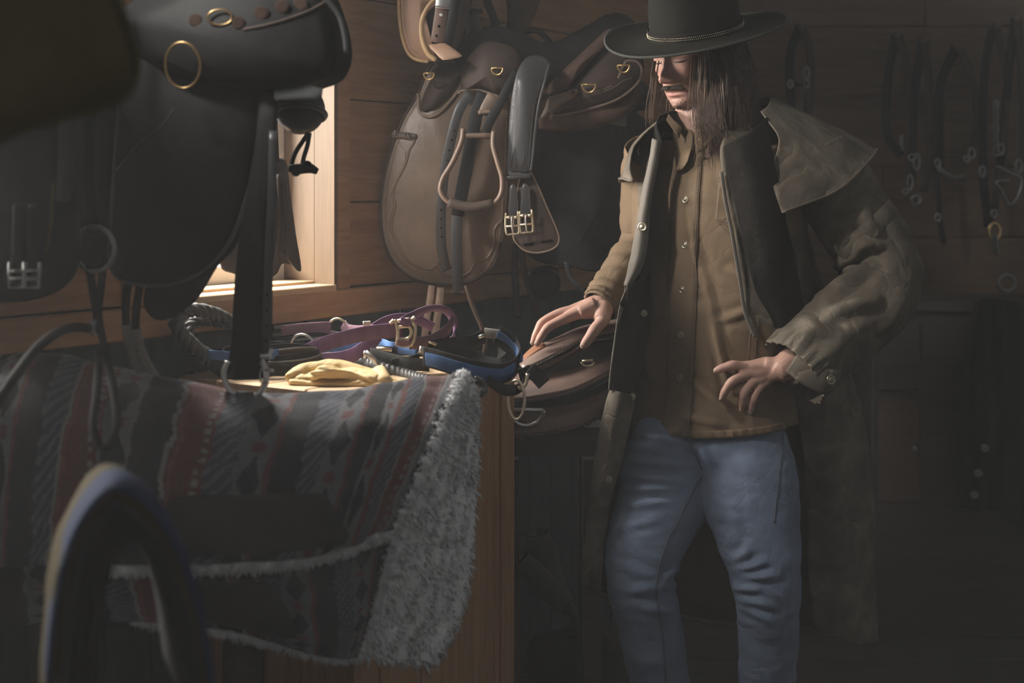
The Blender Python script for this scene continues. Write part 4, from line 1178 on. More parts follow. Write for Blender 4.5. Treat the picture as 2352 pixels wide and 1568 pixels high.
def stitch_on(Y, pts, parent, m=None, lift=.0028, n=8, closed=False, L=.0038, gap=.0022, r=.0008):
    return g_stitches(on(Y, pts, lift, n, closed), L, gap, r).build('stitching', m or M['thread'], parent)
def inset(outline, d):
    ol = [np.array(q, dtype=float) for q in outline]; c = np.mean(ol, axis=0)
    return [tuple(c + (q - c) * (1 - d / max(1, np.linalg.norm(q - c)))) for q in ol]
def strap(name, pts, Y, w, th, m, parent=None, side=(1, 0.15, 0), n=6, label=None):
    v, f = g_strap(path_px(pts, Y, n), w, th, side); return obj(name, v, f, m, parent, label=label)
def dee(name, c, R, r, m, parent, sx=1.0, sz=1.0, normal=(0, 1, 0), a0=0, a1=2 * math.pi, seg=28):
    v, f = g_ring(c, R, r, normal, seg, 8, sx, sz, a0, a1); return obj(name, v, f, m, parent)
def holes(parent, pts, Y, r=.0022):
    for (x, y) in pts:
        c = P(x, y, Y(x, y) if callable(Y) else Y)
        v, f = g_tube([c + Vector((0, -.0006, 0)), c + Vector((0, .003, 0))], r, 10); obj('hole', v, f, M['hole'], parent)

# ------------------------------------------------------------------ brown stock saddle hung beside the window
sd = thing('stock_saddle', 'brown leather stock saddle with embossed SUPRA patch hung on the wall', 'saddle', P(1100, 660, 3.42))
DS = lambda x, y: 3.325 + (x - 875) / 600 * .09
FO = [(992, 150), (960, 215), (925, 275), (898, 345), (880, 420), (874, 490), (882, 555), (905, 605), (945, 638), (1000, 654), (1060, 653), (1110, 632), (1142, 590), (1157, 530), (1163, 460), (1168, 330), (1165, 220), (1120, 150), (1050, 140)]
plate('flap', FO, DS, .006, M['brown_leather'], sd, .035, 9)
flap = sd.children[-1]; FY = surf(FO, DS, .035)
bead('flap_edge', lambda x, y: DS(x, y), FO, .0032, M['dark_brown'], flap, .0, 5, True)
stitch_on(FY, inset(FO, 9), flap, closed=True)
bead('raised_bead', FY, [(905, 300), (930, 318), (952, 322), (940, 345), (932, 375), (912, 415), (902, 445), (908, 468), (900, 500), (900, 528), (914, 556), (926, 585), (950, 608), (985, 618), (1003, 606), (1010, 588)], .0030, M['brown_leather'], flap)
stitch_on(FY, [(916, 330), (930, 350), (926, 378), (907, 416), (896, 446), (902, 470), (894, 502), (895, 532), (908, 560), (920, 590), (948, 614), (985, 624)], flap)
bead('raised_bead', FY, [(1153, 505), (1136, 525), (1134, 560), (1120, 590), (1090, 606), (1080, 622), (1060, 636)], .0030, M['brown_leather'], flap)
bead('raised_bead', FY, [(1003, 606), (1020, 628), (1042, 636), (1060, 636)], .0028, M['brown_leather'], flap)
# knee pad
KO = [(1012, 146), (990, 180), (972, 220), (966, 246), (975, 258), (1000, 250), (1030, 222), (1062, 180), (1080, 150)]
kp = plate('knee_pad', KO, lambda x, y: FY(x, y) - .009, .03, M['dark_brown'], sd, .018, 5)
stitch_on(lambda x, y: FY(x, y) - .004, inset(KO, -7), kp, closed=True)
bead('pad_rim', lambda x, y: FY(x, y) - .004, [(960, 215), (963, 255), (985, 268), (1010, 258), (1035, 232), (1055, 205)], .004, M['brown_leather'], kp)
# embossed name patch
NP = [(904, 306), (930, 305), (957, 308), (953, 321), (930, 319), (902, 317)]
npz = plate('name_patch', [(903, 304), (930, 304), (957, 308), (954, 322), (928, 319), (901, 317)], lambda x, y: FY(x, y) - .003, .003, M['dark_brown'], sd, 0, 2, 2)
def text_mesh(txt, size, depth):
    cu = bpy.data.curves.new('t', 'FONT'); cu.body = txt; cu.size = size; cu.extrude = depth; cu.align_x = 'CENTER'; cu.align_y = 'CENTER'
    o = bpy.data.objects.new('t', cu); COL.objects.link(o)
    dg = bpy.context.evaluated_depsgraph_get(); dg.update(); me = bpy.data.meshes.new_from_object(o.evaluated_get(dg))
    v = [Vector(q.co) for q in me.vertices]; f = [tuple(p.vertices) for p in me.polygons]
    bpy.data.objects.remove(o); bpy.data.curves.remove(cu); bpy.data.meshes.remove(me)
    return v, f
tv, tf_ = text_mesh('SUPRA\u2122', .0158, .0008)
cN = P(927, 312, FY(927, 312) - .0044); ux = (P(950, 314.5, FY(950, 314) - .0044) - P(904, 310.5, FY(904, 310) - .0044)).normalized(); uy = Vector((0, 0, 1)); uy = (uy - ux * uy.dot(ux)).normalized(); un = ux.cross(uy)
obj('lettering', [cN + ux * q.x * .95 + uy * q.y + un * q.z for q in tv], tf_, mat('embossed_letter_leather', (.30, .25, .20), .5, .1, 20, .1, 100), npz, smooth=False)
# skirt, pommel, seat and cantle
SKO = [(1060, 208), (1075, 207), (1098, 206), (1125, 213), (1150, 222), (1190, 200), (1200, 150), (1180, 110), (1120, 95), (1085, 120), (1062, 160)]
sk_ = plate('skirt', SKO, 3.292, .02, M['dark_brown'], sd, .03, 6); SKY = surf(SKO, 3.292, .03)
stitch_on(SKY, [(1056, 210), (1090, 206), (1125, 216), (1148, 224)], sk_); bead('skirt_edge', lambda x, y: 3.292, [(1052, 216), (1062, 208), (1095, 206), (1125, 214), (1150, 224)], .003, M['brown_leather'], sk_)
v, f = g_tube(path_px([(1060, 158, 3.37), (1095, 125, 3.37), (1130, 108, 3.39), (1180, 118, 3.41), (1230, 145, 3.43), (1290, 150, 3.45), (1350, 120, 3.46), (1420, 70, 3.47), (1450, 100, 3.47)], 3.4, 6), [.05, .055, .05, .05, .055, .06, .06, .045, .02], 16); obj('seat', v, f, M['black_leather'], sd)
BAND = [(1256, 208), (1268, 185), (1310, 145), (1360, 98), (1398, 66), (1412, 84), (1385, 112), (1350, 146), (1318, 186), (1302, 206), (1264, 218)]
bnd = plate('seat_roll', BAND, 3.372, .03, M['brown_suede'], sd, .022, 5)
RP = [(1300, 210), (1318, 190), (1352, 150), (1395, 108), (1440, 100), (1474, 130), (1478, 165), (1462, 200), (1425, 232), (1375, 248), (1300, 262), (1255, 268), (1270, 240)]
rp_ = plate('cantle_panel', RP, 3.392, .04, M['dark_brown'], sd, .03, 6); RPY = surf(RP, 3.392, .03)
stitch_on(RPY, [(1338, 224), (1380, 212), (1410, 200), (1430, 186), (1452, 178)], rp_); stitch_on(RPY, [(1340, 219), (1380, 207), (1408, 196)], rp_)
bead('cantle_edge', RPY, [(1245, 268), (1300, 262), (1375, 244), (1428, 222), (1465, 190), (1474, 160), (1462, 142), (1440, 140), (1432, 152), (1420, 180)], .0032, M['brown_leather'], rp_)
LC = [(1243, 272), (1252, 245), (1262, 222), (1295, 212), (1322, 203), (1328, 212), (1318, 224), (1285, 244)]
lc = plate('corner_leather', LC, lambda x, y: 3.352, .006, M['brown_leather'], sd, .008, 4, 3); stitch_on(surf(LC, 3.352, .008), [(1246, 266), (1286, 238), (1318, 219)], lc); stitch_on(surf(LC, 3.352, .008), [(1264, 224), (1300, 214), (1316, 208)], lc)
snap(P(1316, 212, 3.342), (0, -1, 0), .005, lc, M['dark_brown'])
v, f = g_tube(path_px([(1236, 278, 3.42), (1300, 272, 3.42), (1370, 262, 3.43), (1430, 238, 3.44), (1470, 200, 3.45)], 3.4, 6), [.022, .032, .034, .03, .018], 14); obj('under_panel', v, f, M['brown_suede'], sd)
for (x, y, Yd, sz) in ((1352, 196, 3.345, .016), (1432, 152, 3.352, .014), (985, 170, 3.27, .012), (1142, 158, 3.255, .013)):
    d_ = dee('brass_dee', P(x, y, Yd), sz, .0021, M['brass'], sd, 1, 1.05, (.2, 1, .2), math.pi * .95, math.pi * 2.05, 16)
    v, f = g_tube([P(x, y, Yd) + Vector((-sz, 0, .002)), P(x, y, Yd) + Vector((sz, 0, .002))], .0021, 8); obj('dee_bar', v, f, M['brass'], d_)
# stirrup leathers
a_ = strap('stirrup_leather', [(1082, 214, 3.27), (1056, 250, 3.262), (1038, 310, 3.258), (1022, 390, 3.258), (1014, 470, 3.262), (1013, 550, 3.275), (1020, 600, 3.29), (1028, 620, 3.296)], 3.26, .0225, .004, M['black_shiny'], sd)
holes(a_, [(1044, 300), (1038, 322), (1032, 345), (1028, 368), (1014, 462), (1013, 482), (1013, 503), (1013, 524), (1015, 544)], lambda x, y: 3.2585 + (.006 if y > 440 else 0) - .0045 + (max(0, y - 470) / 80) * .009)
strap('stirrup_leather', [(1112, 212, 3.272), (1098, 250, 3.268), (1086, 300, 3.264), (1074, 370, 3.26), (1061, 440, 3.262), (1051, 495, 3.268)], 3.27, .030, .004, M['black_leather'], sd)
strap('stirrup_leather', [(1188, 160, 3.27), (1165, 205, 3.262), (1142, 250, 3.258), (1122, 285, 3.255), (1114, 318, 3.258)], 3.26, .021, .0045, M['black_leather'], sd)
strap('billet', [(1135, 218, 3.272), (1112, 262, 3.27), (1106, 300, 3.27)], 3.27, .03, .004, M['brown_leather'], sd); strap('keeper', [(1098, 258, 3.262), (1128, 256, 3.262)], 3.262, .009, .004, M['stirrup_leather'], sd, (0, 0, 1))
# stirrup hooked up on the flap
def stirrup(name, pts, tread, bar, m, parent, Yoff=0, w=.032, th=.009):
    v, f = g_strap(path_px(pts, 3.24, 7), lambda t: w * (.55 + .45 * math.sin(math.pi * min(1, max(0, t)))), th, (0.12, 1, 0)); s = obj(name, v, f, m, parent)
    v, f = g_tube(path_px(tread, 3.24, 6), .0115, 12); obj('tread', v, f, M['dark_brown'], s)
    v, f = g_tube(path_px(bar, 3.24, 3), .0062, 10); obj('top_bar', v, f, m, s)
    return s
stirrup('stirrup', [(1064, 296, 3.235), (1060, 325, 3.232), (1040, 372, 3.225), (1017, 412, 3.222), (1014, 442, 3.222), (1036, 466, 3.222), (1085, 476, 3.224), (1128, 470, 3.226), (1150, 448, 3.228), (1154, 412, 3.23), (1143, 372, 3.232), (1133, 335, 3.236), (1134, 302, 3.24)],
        [(1030, 464, 3.215), (1080, 476, 3.214), (1132, 468, 3.218)], [(1064, 311, 3.235), (1134, 311, 3.24)], M['stirrup_leather'], sd, th=.010)
# long strap and the lower stirrup
strap('lower_strap', [(1050, 484, 3.27), (1048, 540, 3.268), (1050, 610, 3.27), (1052, 676, 3.272)], 3.27, .0245, .006, M['black_shiny'], sd)
st2 = stirrup('stirrup', [(996, 656, 3.275), (990, 690, 3.272), (982, 730, 3.27), (978, 775, 3.27), (985, 815, 3.27), (1045, 828, 3.27), (1105, 815, 3.275), (1114, 780, 3.275), (1104, 745, 3.275), (1086, 705, 3.275), (1070, 655, 3.275)], [(985, 818, 3.265), (1045, 828, 3.265), (1108, 815, 3.265)], [(992, 669, 3.275), (1072, 670, 3.275)], M['stirrup_leather'], sd, w=.03, th=.0075)
M['pale_leather'] = mat('pale_worn_leather', (.48, .37, .31), .6, .25, 25, .3, 120)
strap('stirrup_wrap', [(992, 655, 3.262), (986, 700, 3.258), (978, 745, 3.255), (974, 790, 3.256)], 3.26, .016, .006, M['pale_leather'], st2); strap('stirrup_wrap', [(1012, 660, 3.266), (1008, 700, 3.262), (1002, 745, 3.26), (998, 790, 3.26)], 3.26, .018, .006, M['pale_leather'], st2)
# wooden rack arm that carries it, out of the wall
ra = wall(.93, .0, 1.50)
mbk = MB(); mbk.add(*g_box(wall(.93, .18, 1.545), (.10, .30, .045), WD)); mbk.add(*g_box(wall(.93, .036, 1.45), (.10, .03, .22), WD))
tag(mbk.build('saddle_rack', M['barn'], None, smooth=False), 'wooden saddle rack arm on the wall under the stock saddle', 'rack')

# billet guard (brown tab with two slots)
BG = [(1216, 395), (1232, 420), (1256, 475), (1278, 525), (1284, 552), (1272, 570), (1240, 580), (1210, 577), (1188, 560), (1178, 535), (1185, 470), (1195, 410)]
bg = plate('billet_guard', BG, 3.26, .004, M['dark_brown'], sd, .004, 4); bead('guard_edge', lambda x, y: 3.26, BG, .0022, M['brown_leather'], bg, 0, 5, True)
for a, b in (((1201, 563), (1226, 559)), ((1243, 556), (1269, 552))):
    v, f = g_tube([P(a[0], a[1], 3.2555), P(b[0], b[1], 3.2555)], .0026, 8); obj('slot', v, f, M['hole'], bg)

# ------------------------------------------------------------------ black girth over the saddle
gi = thing('girth', 'black leather girth with two roller buckles hanging over the stock saddle', 'girth', P(1195, 560, 3.22))
GO = [(1240, 128), (1262, 146), (1248, 190), (1234, 240), (1226, 300), (1221, 350), (1217, 392), (1190, 394), (1166, 392), (1167, 340), (1170, 270), (1178, 205), (1190, 160), (1210, 132)]
GD = lambda x, y: 3.245 + (.05 * max(0, (190 - y) / 60) ** 2 if y < 190 else 0) - .01 * math.sin((x - 1165) / 70 * math.pi)
gp_ = plate('strap', GO, GD, .010, M['black_shiny'], gi, .006, 6, 5)
GY = surf(GO, GD, .006)
bead('piping', GD, [(1262, 146), (1250, 190), (1237, 240), (1229, 300), (1224, 350), (1219, 392)], .004, M['black_shiny'], gp_, .002)
stitch_on(GY, [(1190, 175), (1182, 210), (1175, 270), (1172, 340), (1171, 388)], gp_, M['dark_thread']); stitch_on(GY, [(1241, 190), (1228, 240), (1220, 300), (1214, 388)], gp_, M['dark_thread'])
for zig in ([(1171, 386), (1181, 340), (1187, 388)], [(1198, 386), (1206, 342), (1215, 388)]):
    v, f = g_tube([P(x, y, GY(x, y) - .002) for x, y in zig], .0011, 6); obj('seam', v, f, M['seam'], gp_)
M['elastic'] = mat('black_elastic', (.10, .095, .09), .9, .3, 60, .5, 300)
plate('elastic', [(1168, 390), (1218, 388), (1216, 406), (1168, 408)], 3.243, .008, M['elastic'], gi, .002, 3, 2)
strap('keeper', [(1164, 409, 3.236), (1190, 406, 3.234), (1219, 404, 3.236)], 3.236, .010, .005, M['black_shiny'], gi, (0, 0, 1))
for bx, ty, byy, cx, cy in ((1179, 422, 492, 1177, 511), (1207, 420, 488, 1209, 507)):
    BO = [(bx - 2, ty), (bx + 8, ty + 10), (bx + 11, ty + 30), (bx + 10, byy), (bx - 11, byy + 2), (bx - 10, ty + 30), (bx - 10, ty + 12)]
    bs = plate('billet', BO, 3.234, .004, M['black_shiny'], gi, .002, 3, 2); stitch_on(surf(BO, 3.234, .002, 2), inset(BO, 3), bs, M['thread'], .0008, 4, True, .0026, .0018, .0004)
    mb = MB(); w, h = 15, 27; Yb = 3.226; tl = .0026
    for q in ([(cx - w, cy - h + 4), (cx - w - 1, cy), (cx - w + 1, cy + h - 3), (cx - w + 6, cy + h + 1), (cx, cy + h - 1)], [(cx + w - 3, cy - h), (cx + w - 1, cy), (cx + w, cy + h - 5), (cx + w - 5, cy + h - 1), (cx + 2, cy + h - 1)]):
        mb.add(*g_tube(path_px(q, Yb, 4), tl, 8))
    for yy in (cy - 13, cy + 8): mb.add(*g_tube([P(cx - w, yy + 1, Yb), P(cx + w - 1, yy - 1, Yb)], .0027, 8))
    bk = mb.build('buckle', M['pale_brass'], gi)
    v, f = g_tube(path_px([(cx - 1, cy - 14), (cx - 2, cy), (cx + 1, cy + 24)], Yb - .004, 4), .0019, 8); obj('buckle_prong', v, f, M['steel'], bk)
    for sx_ in (-8, 8):
        v, f = g_tube([P(cx + sx_ - 4, cy - 12, Yb), P(cx + sx_ + 4, cy - 12.5, Yb)], .0043, 10); obj('roller', v, f, M['pale_brass'], bk)

# ------------------------------------------------------------------ tan saddle hung above
ts = thing('tan_saddle', 'tan leather saddle hanging above the stock saddle, cut by the picture top', 'saddle', P(990, 140, 3.3))
TO = [(935, -120), (919, -40), (917, 30), (924, 85), (938, 122), (958, 136), (985, 141), (1002, 137), (985, 122), (973, 92), (970, 55), (980, 22), (1003, -4), (1040, -25), (1080, -80), (1010, -130)]
tf2 = plate('flap', TO, 3.25, .012, M['tan_leather'], ts, .012, 4, 4)
v, f = g_tube(path_px([(935, -120), (919, -40), (917, 30), (924, 85), (938, 122), (958, 137), (985, 142)], 3.25, 5), .004, 8); obj('flap_edge', v, f, M['tan_edge'], tf2)
v, f = g_tube(path_px([(1002, 138), (983, 122), (971, 92), (968, 55), (979, 22), (1003, -4), (1040, -25)], 3.243, 5), .0065, 8); obj('rolled_edge', v, f, M['tan_edge'], tf2)
stitch_on(lambda x, y: 3.244, [(930, -60), (927, 0), (931, 60), (942, 105), (960, 124)], tf2, M['seam'])
plate('inner_panel', [(985, 130), (975, 95), (973, 55), (985, 20), (1010, 0), (1060, -40), (1080, 20), (1050, 110), (1010, 138)], 3.28, .02, M['dark_brown'], ts, .01, 4)
b2 = strap('billet', [(1024, -40, 3.24), (1012, 40, 3.24), (1004, 98, 3.245)], 3.24, .03, .004, M['chestnut'], ts); holes(b2, [(1013, 35), (1008, 60), (1002, 82)], 3.2372, .0028)
snap(P(1013, 34, 3.2365), (0, -1, 0), .004, b2, M['steel'])
strap('buckle_plate', [(1020, -20, 3.234), (1017, 20, 3.234)], 3.234, .034, .003, M['steel'], ts)
strap('girth_strap', [(1052, -40, 3.235), (1040, 40, 3.238), (1026, 105, 3.25)], 3.24, .022, .004, M['black_leather'], ts)
plate('leather_tab', [(984, 104), (1000, 101), (1022, 99), (1042, 112), (1062, 129), (1040, 135), (1017, 138), (1000, 122)], lambda x, y: 3.235 - (y - 100) * .0006, .006, M['tan_leather'], ts, .003, 3, 2)
v, f = g_tube(path_px([(960, -150, 3.30), (1040, -190, 3.36), (1140, -200, 3.42), (1250, -190, 3.46)], 3.4, 6), [.05, .07, .07, .03], 14); obj('seat', v, f, M['tan_leather'], ts)

# dark hanging fender, strap bundle and loop behind the tan saddle
hf = plate('stirrup_fender', [(1158, -60), (1165, 20), (1160, 70), (1144, 102), (1162, 111), (1190, 100), (1215, 62), (1238, 10), (1250, -60)], 3.46, .006, M['dark_brown'], None, .012, 4)
tag(hf, 'dark brown leather fender hanging between the tan saddle and the hat', 'leather fender')
lp = MB(); lp.add(*g_strap(path_px([(1196, 150, 3.47), (1192, 100, 3.47), (1208, 74, 3.47), (1235, 72, 3.47), (1258, 92, 3.47), (1276, 128, 3.47), (1292, 152, 3.47)], 3.47, 6), .024, .012, (.3, 1, 0)))
tag(lp.build('grab_strap', M['black_leather'], None), 'black leather grab loop standing above the saddle seat', 'strap')
hn = thing('black_horn', 'black polished saddle horn with wrapped strap above the stock saddle', 'saddle horn', P(1095, 140, 3.42))
v, f = g_tube(path_px([(1082, 20, 3.36), (1090, 60, 3.36), (1098, 100, 3.37), (1105, 140, 3.38)], 3.37, 5), [.016, .018, .026, .045], 14); obj('horn', v, f, M['black_shiny'], hn)
strap('wrapped_strap', [(1062, 40, 3.335), (1085, 28, 3.33), (1108, 26, 3.335)], 3.335, .012, .004, M['black_leather'], hn, (0, 0, 1))
strap('hanging_strap', [(1110, -60, 3.37), (1118, 0, 3.37), (1135, 45, 3.37), (1138, 80, 3.37), (1125, 110, 3.37)], 3.37, .02, .004, M['black_leather'], hn)
strap('hanging_strap', [(1085, -60, 3.36), (1072, 20, 3.36), (1062, 80, 3.36), (1066, 120, 3.36)], 3.36, .018, .004, M['black_leather'], hn)

# ------------------------------------------------------------------ black saddle in the dark behind the man
bs_ = thing('black_saddle', 'black saddle hanging in the dark behind the coat sleeve', 'saddle', P(1330, 680, 3.62))
BF = [(1235, 262), (1330, 268), (1430, 245), (1500, 300), (1510, 420), (1480, 540), (1440, 610), (1380, 625), (1300, 612), (1235, 600), (1200, 560), (1215, 470), (1225, 360)]
bf_ = plate('flap', BF, 3.56, .012, M['black_suede'], bs_, .02, 6); BFY = surf(BF, 3.56, .02)
bead('seam', BFY, [(1415, 300), (1405, 400), (1375, 480), (1330, 560)], .0018, M['black_leather'], bf_); bead('seam', BFY, [(1432, 420), (1452, 500), (1490, 560)], .0018, M['black_leather'], bf_)
v, f = g_tube(path_px([(1230, 255, 3.66), (1320, 250, 3.66), (1420, 215, 3.66), (1490, 230, 3.66)], 3.66, 5), [.04, .06, .06, .03], 14); obj('seat', v, f, M['black_suede'], bs_)
strap('hanging_strap', [(1185, 560, 3.57), (1182, 620, 3.57), (1186, 680, 3.57), (1192, 730, 3.57)], 3.57, .018, .004, M['dark_brown'], bs_); strap('hanging_strap', [(1196, 560, 3.565), (1204, 620, 3.565), (1225, 690, 3.565), (1240, 730, 3.565)], 3.565, .016, .004, M['dark_brown'], bs_)
strap('hanging_strap', [(1300, 600, 3.56), (1312, 640, 3.56), (1338, 668, 3.56), (1350, 690, 3.56)], 3.56, .012, .004, M['black_shiny'], bs_)
pt = plate('paper_tag', [(1392, 256), (1440, 266), (1438, 292), (1390, 282)], 3.50, .0015, mat('grey_paper', (.20, .205, .205), .8, .05, 10, 0), None, 0, 2, 1); tag(pt, 'small pale grey paper tag hanging beside the man\'s chin', 'tag')
sb = thing('leather_stirrup_cup', 'round dark brown leather stirrup cup hanging under the black saddle', 'stirrup', P(1250, 690, 3.6))
v, f = g_ball(P(1250, 650, 3.62), .042, (1, .8, 1.1), 16, 12); obj('cup', v, f, M['dark_brown'], sb)
v, f = g_ring(P(1250, 625, 3.61), .032, .006, (0, .6, 1), 20, 8, 1, .8); obj('rim', v, f, M['dark_brown'], sb)

# ------------------------------------------------------------------ chestnut saddle under the hand
cs = thing('chestnut_saddle', 'chestnut leather saddle on a stand under the man\'s resting hand', 'saddle', P(1300, 1003, 3.25))
def cgrid(name, rows, th, m, parent, nu=6, nv=6, wr=0.0):
    A = interp_grid([[tuple(P(*q)) for q in r] for r in rows], nu, nv)
    if wr: A = displace(A, lambda i, j, p: wr * fbm(p, 18, 3))
    v, f = g_grid(A, th); return obj(name, v, f, m, parent), A
M['chestnut_gloss'] = mat('glossy_chestnut_leather', (.26, .18, .15), .22, .2, 12, .15, 90, spec=.7, coat=.5)
cgrid('seat', [[(1196, 840, 3.085), (1230, 806, 3.10), (1275, 786, 3.115), (1338, 759, 3.14), (1420, 742, 3.17), (1460, 744, 3.18)], [(1199, 846, 3.058), (1234, 822, 3.068), (1282, 799, 3.082), (1344, 768, 3.105), (1420, 752, 3.13), (1460, 756, 3.14)], [(1204, 852, 3.048), (1240, 836, 3.053), (1290, 812, 3.063), (1350, 780, 3.086), (1420, 766, 3.11), (1460, 770, 3.12)]], .010, M['chestnut_gloss'], cs)
seat_o = cs.children[-1]
sp_ = path_px([(1204, 850, 3.043), (1240, 833, 3.047), (1289, 809, 3.057), (1349, 776, 3.080), (1410, 763, 3.10)], 3.08, 10)
cgrid('seat_well', [[(1200, 836, 3.10), (1235, 800, 3.115), (1280, 780, 3.13), (1340, 754, 3.15), (1420, 738, 3.18)], [(1215, 850, 3.20), (1250, 820, 3.22), (1295, 800, 3.23), (1350, 775, 3.25), (1420, 760, 3.27)]], .006, M['dark_brown'], cs)
g_stitches(sp_, .0045, .003, .0009).build('stitching', M['pale_thread'], seat_o)
cgrid('cantle_rim', [[(1193, 837, 3.085), (1210, 814, 3.09), (1230, 796, 3.095), (1246, 789, 3.10)], [(1198, 843, 3.062), (1218, 822, 3.068), (1238, 808, 3.075), (1254, 800, 3.082)]], .005, M['orange_leather'], seat_o)
v, f = g_tube(path_px([(1202, 856, 3.06), (1245, 842, 3.06), (1295, 818, 3.07), (1350, 788, 3.095), (1410, 775, 3.12)], 3.08, 6), .006, 8); obj('seat_welt', v, f, M['chestnut'], seat_o)
cgrid('seat_side', [[(1200, 858, 3.07), (1250, 843, 3.07), (1300, 818, 3.08), (1355, 788, 3.10), (1430, 775, 3.13)], [(1190, 870, 3.075), (1250, 862, 3.08), (1305, 850, 3.085), (1360, 832, 3.10), (1430, 815, 3.13)]], .01, M['dark_brown'], cs)
us, _a = cgrid('upper_skirt', [[(1120, 865, 3.12), (1180, 866, 3.10), (1250, 856, 3.09), (1320, 846, 3.095), (1380, 826, 3.11), (1440, 795, 3.14)], [(1120, 890, 3.08), (1180, 892, 3.05), (1250, 884, 3.04), (1320, 870, 3.045), (1380, 846, 3.06), (1440, 815, 3.10)], [(1120, 922, 3.06), (1180, 921, 3.03), (1250, 912, 3.015), (1320, 896, 3.02), (1380, 866, 3.04), (1440, 830, 3.08)]], .008, M['chestnut'], cs)
v, f = g_tube([Vector(tuple(q)) for q in _a[-1]], .0045, 8); obj('skirt_edge', v, f, M['chestnut'], us)
cgrid('panel', [[(1120, 925, 3.10), (1200, 925, 3.08), (1280, 915, 3.07), (1360, 890, 3.09), (1430, 850, 3.12)], [(1120, 960, 3.10), (1200, 958, 3.08), (1280, 945, 3.07), (1360, 920, 3.09), (1430, 880, 3.12)]], .01, M['black_suede'], cs)
ls, _a = cgrid('lower_skirt', [[(1120, 948, 3.09), (1180, 946, 3.06), (1250, 942, 3.05), (1320, 930, 3.055), (1380, 905, 3.07), (1430, 870, 3.1)], [(1120, 975, 3.07), (1180, 972, 3.035), (1250, 966, 3.02), (1320, 952, 3.03), (1380, 928, 3.05), (1430, 890, 3.09)], [(1120, 1008, 3.06), (1180, 1001, 3.025), (1250, 993, 3.01), (1320, 978, 3.02), (1370, 954, 3.045), (1430, 900, 3.08)]], .008, M['chestnut'], cs)
v, f = g_tube([Vector(tuple(q)) for q in _a[-1]], .005, 8); obj('skirt_edge', v, f, M['chestnut'], ls)
v, f = g_tube([P(1284, 946, 3.03), P(1280, 965, 3.012), P(1275, 985, 3.004)], .0012, 6); obj('seam', v, f, M['seam'], ls)
dr = dee('large_dee', P(1210, 942, 3.0), .036, .0048, M['steel'], cs, 1.0, .95, (0, 1, .25), math.pi, 2 * math.pi, 24)
v, f = g_tube([P(1172, 941, 3.0), P(1248, 941, 3.0)], .0048, 8); obj('dee_bar', v, f, M['steel'], dr)
sd2 = dee('small_dee', P(1350, 832, 3.03), .0135, .002, M['pale_brass'], cs, 1, .7, (.2, 1, .6), math.pi, 2 * math.pi, 14); v, f = g_tube([P(1337, 829, 3.03), P(1362, 826, 3.03)], .0028, 8); obj('dee_bar', v, f, M['pale_brass'], sd2)
# sheepskin edge under the lower skirt and the stand
mbs = MB(); rr = random.Random(5)
for k in range(500):
    t = rr.random(); q = _a[-1][int(t * (len(_a[-1]) - 1))]; a = Vector(tuple(q)) + Vector((rr.uniform(-.004, .004), rr.uniform(0, .012), -.003))
    mbs.add(*g_tube([a, a + Vector((rr.gauss(0, .003), rr.gauss(0, .003), -rr.uniform(.003, .009)))], [.0014, .0003], 3))
fz = mbs.build('fleece_edge', M['brown_suede'], cs); fz['kind'] = 'stuff'
stn = MB()
stx = P(1262, 900, 3.2).x
stn.add(*g_box((stx, 3.19, .80), (.26, .10, .06)))
for dx in (-.09, .09):
    for dy in (-.10, .12): stn.add(*g_box((stx + dx, 3.20 + dy, .385), (.04, .04, .77)))
tag(stn.build('saddle_stand', M['chest'], None, smooth=False), 'dark wooden stand that carries the chestnut saddle', 'stand')
# ------------------------------------------------------------------ things on the cabinet
def top_Y(py, h=0.0):
    """depth of a point h above the cabinet top that shows at row py"""
    return (CZ - CH - h) * F / (py - HZ)
M['purple'] = mat('purple_webbing', (.20, .11, .20), .8, .18, 14, .5, 70, spec=.2, stretch=(3, 3, .3))
M['mauve'] = mat('mauve_webbing', (.22, .125, .155), .8, .18, 14, .5, 70, spec=.2)
M['blue_web'] = mat('blue_webbing', (.10, .19, .40), .8, .12, 20, .5, 80, spec=.2)
M['black_web'] = mat('black_webbing', (.035, .034, .032), .85, .15, 30, .5, 160, spec=.2)
M['grey_web'] = mat('grey_webbing', (.23, .215, .20), .85, .2, 30, .5, 120, spec=.2)
M['rope'] = mat('black_braided_leather', (.055, .052, .046), .42, .2, 30, .3, 160, spec=.5)
M['glove'] = mat('yellow_deerskin', (.66, .48, .22), .6, .12, 14, .3, 110, spec=.3, col2=(.78, .58, .30))
M['glove_in'] = mat('glove_inside', (.42, .30, .14), .8, .1, 14, .2, 110)

def braid(mb, path, R, r, pitch):
    """three strands twisted around a path"""
    p, T, S = frames(path)
    d = [0.0]
    for i in range(1, len(p)): d.append(d[-1] + (p[i] - p[i - 1]).length)
    for k in range(3):
        q = []
        for i in range(len(p)):
            a = d[i] / pitch * 2 * math.pi + k * 2 * math.pi / 3
            q.append(p[i] + S[i] * math.cos(a) * R + T[i].cross(S[i]) * math.sin(a) * R)
        mb.add(*g_tube(q, r, 7))

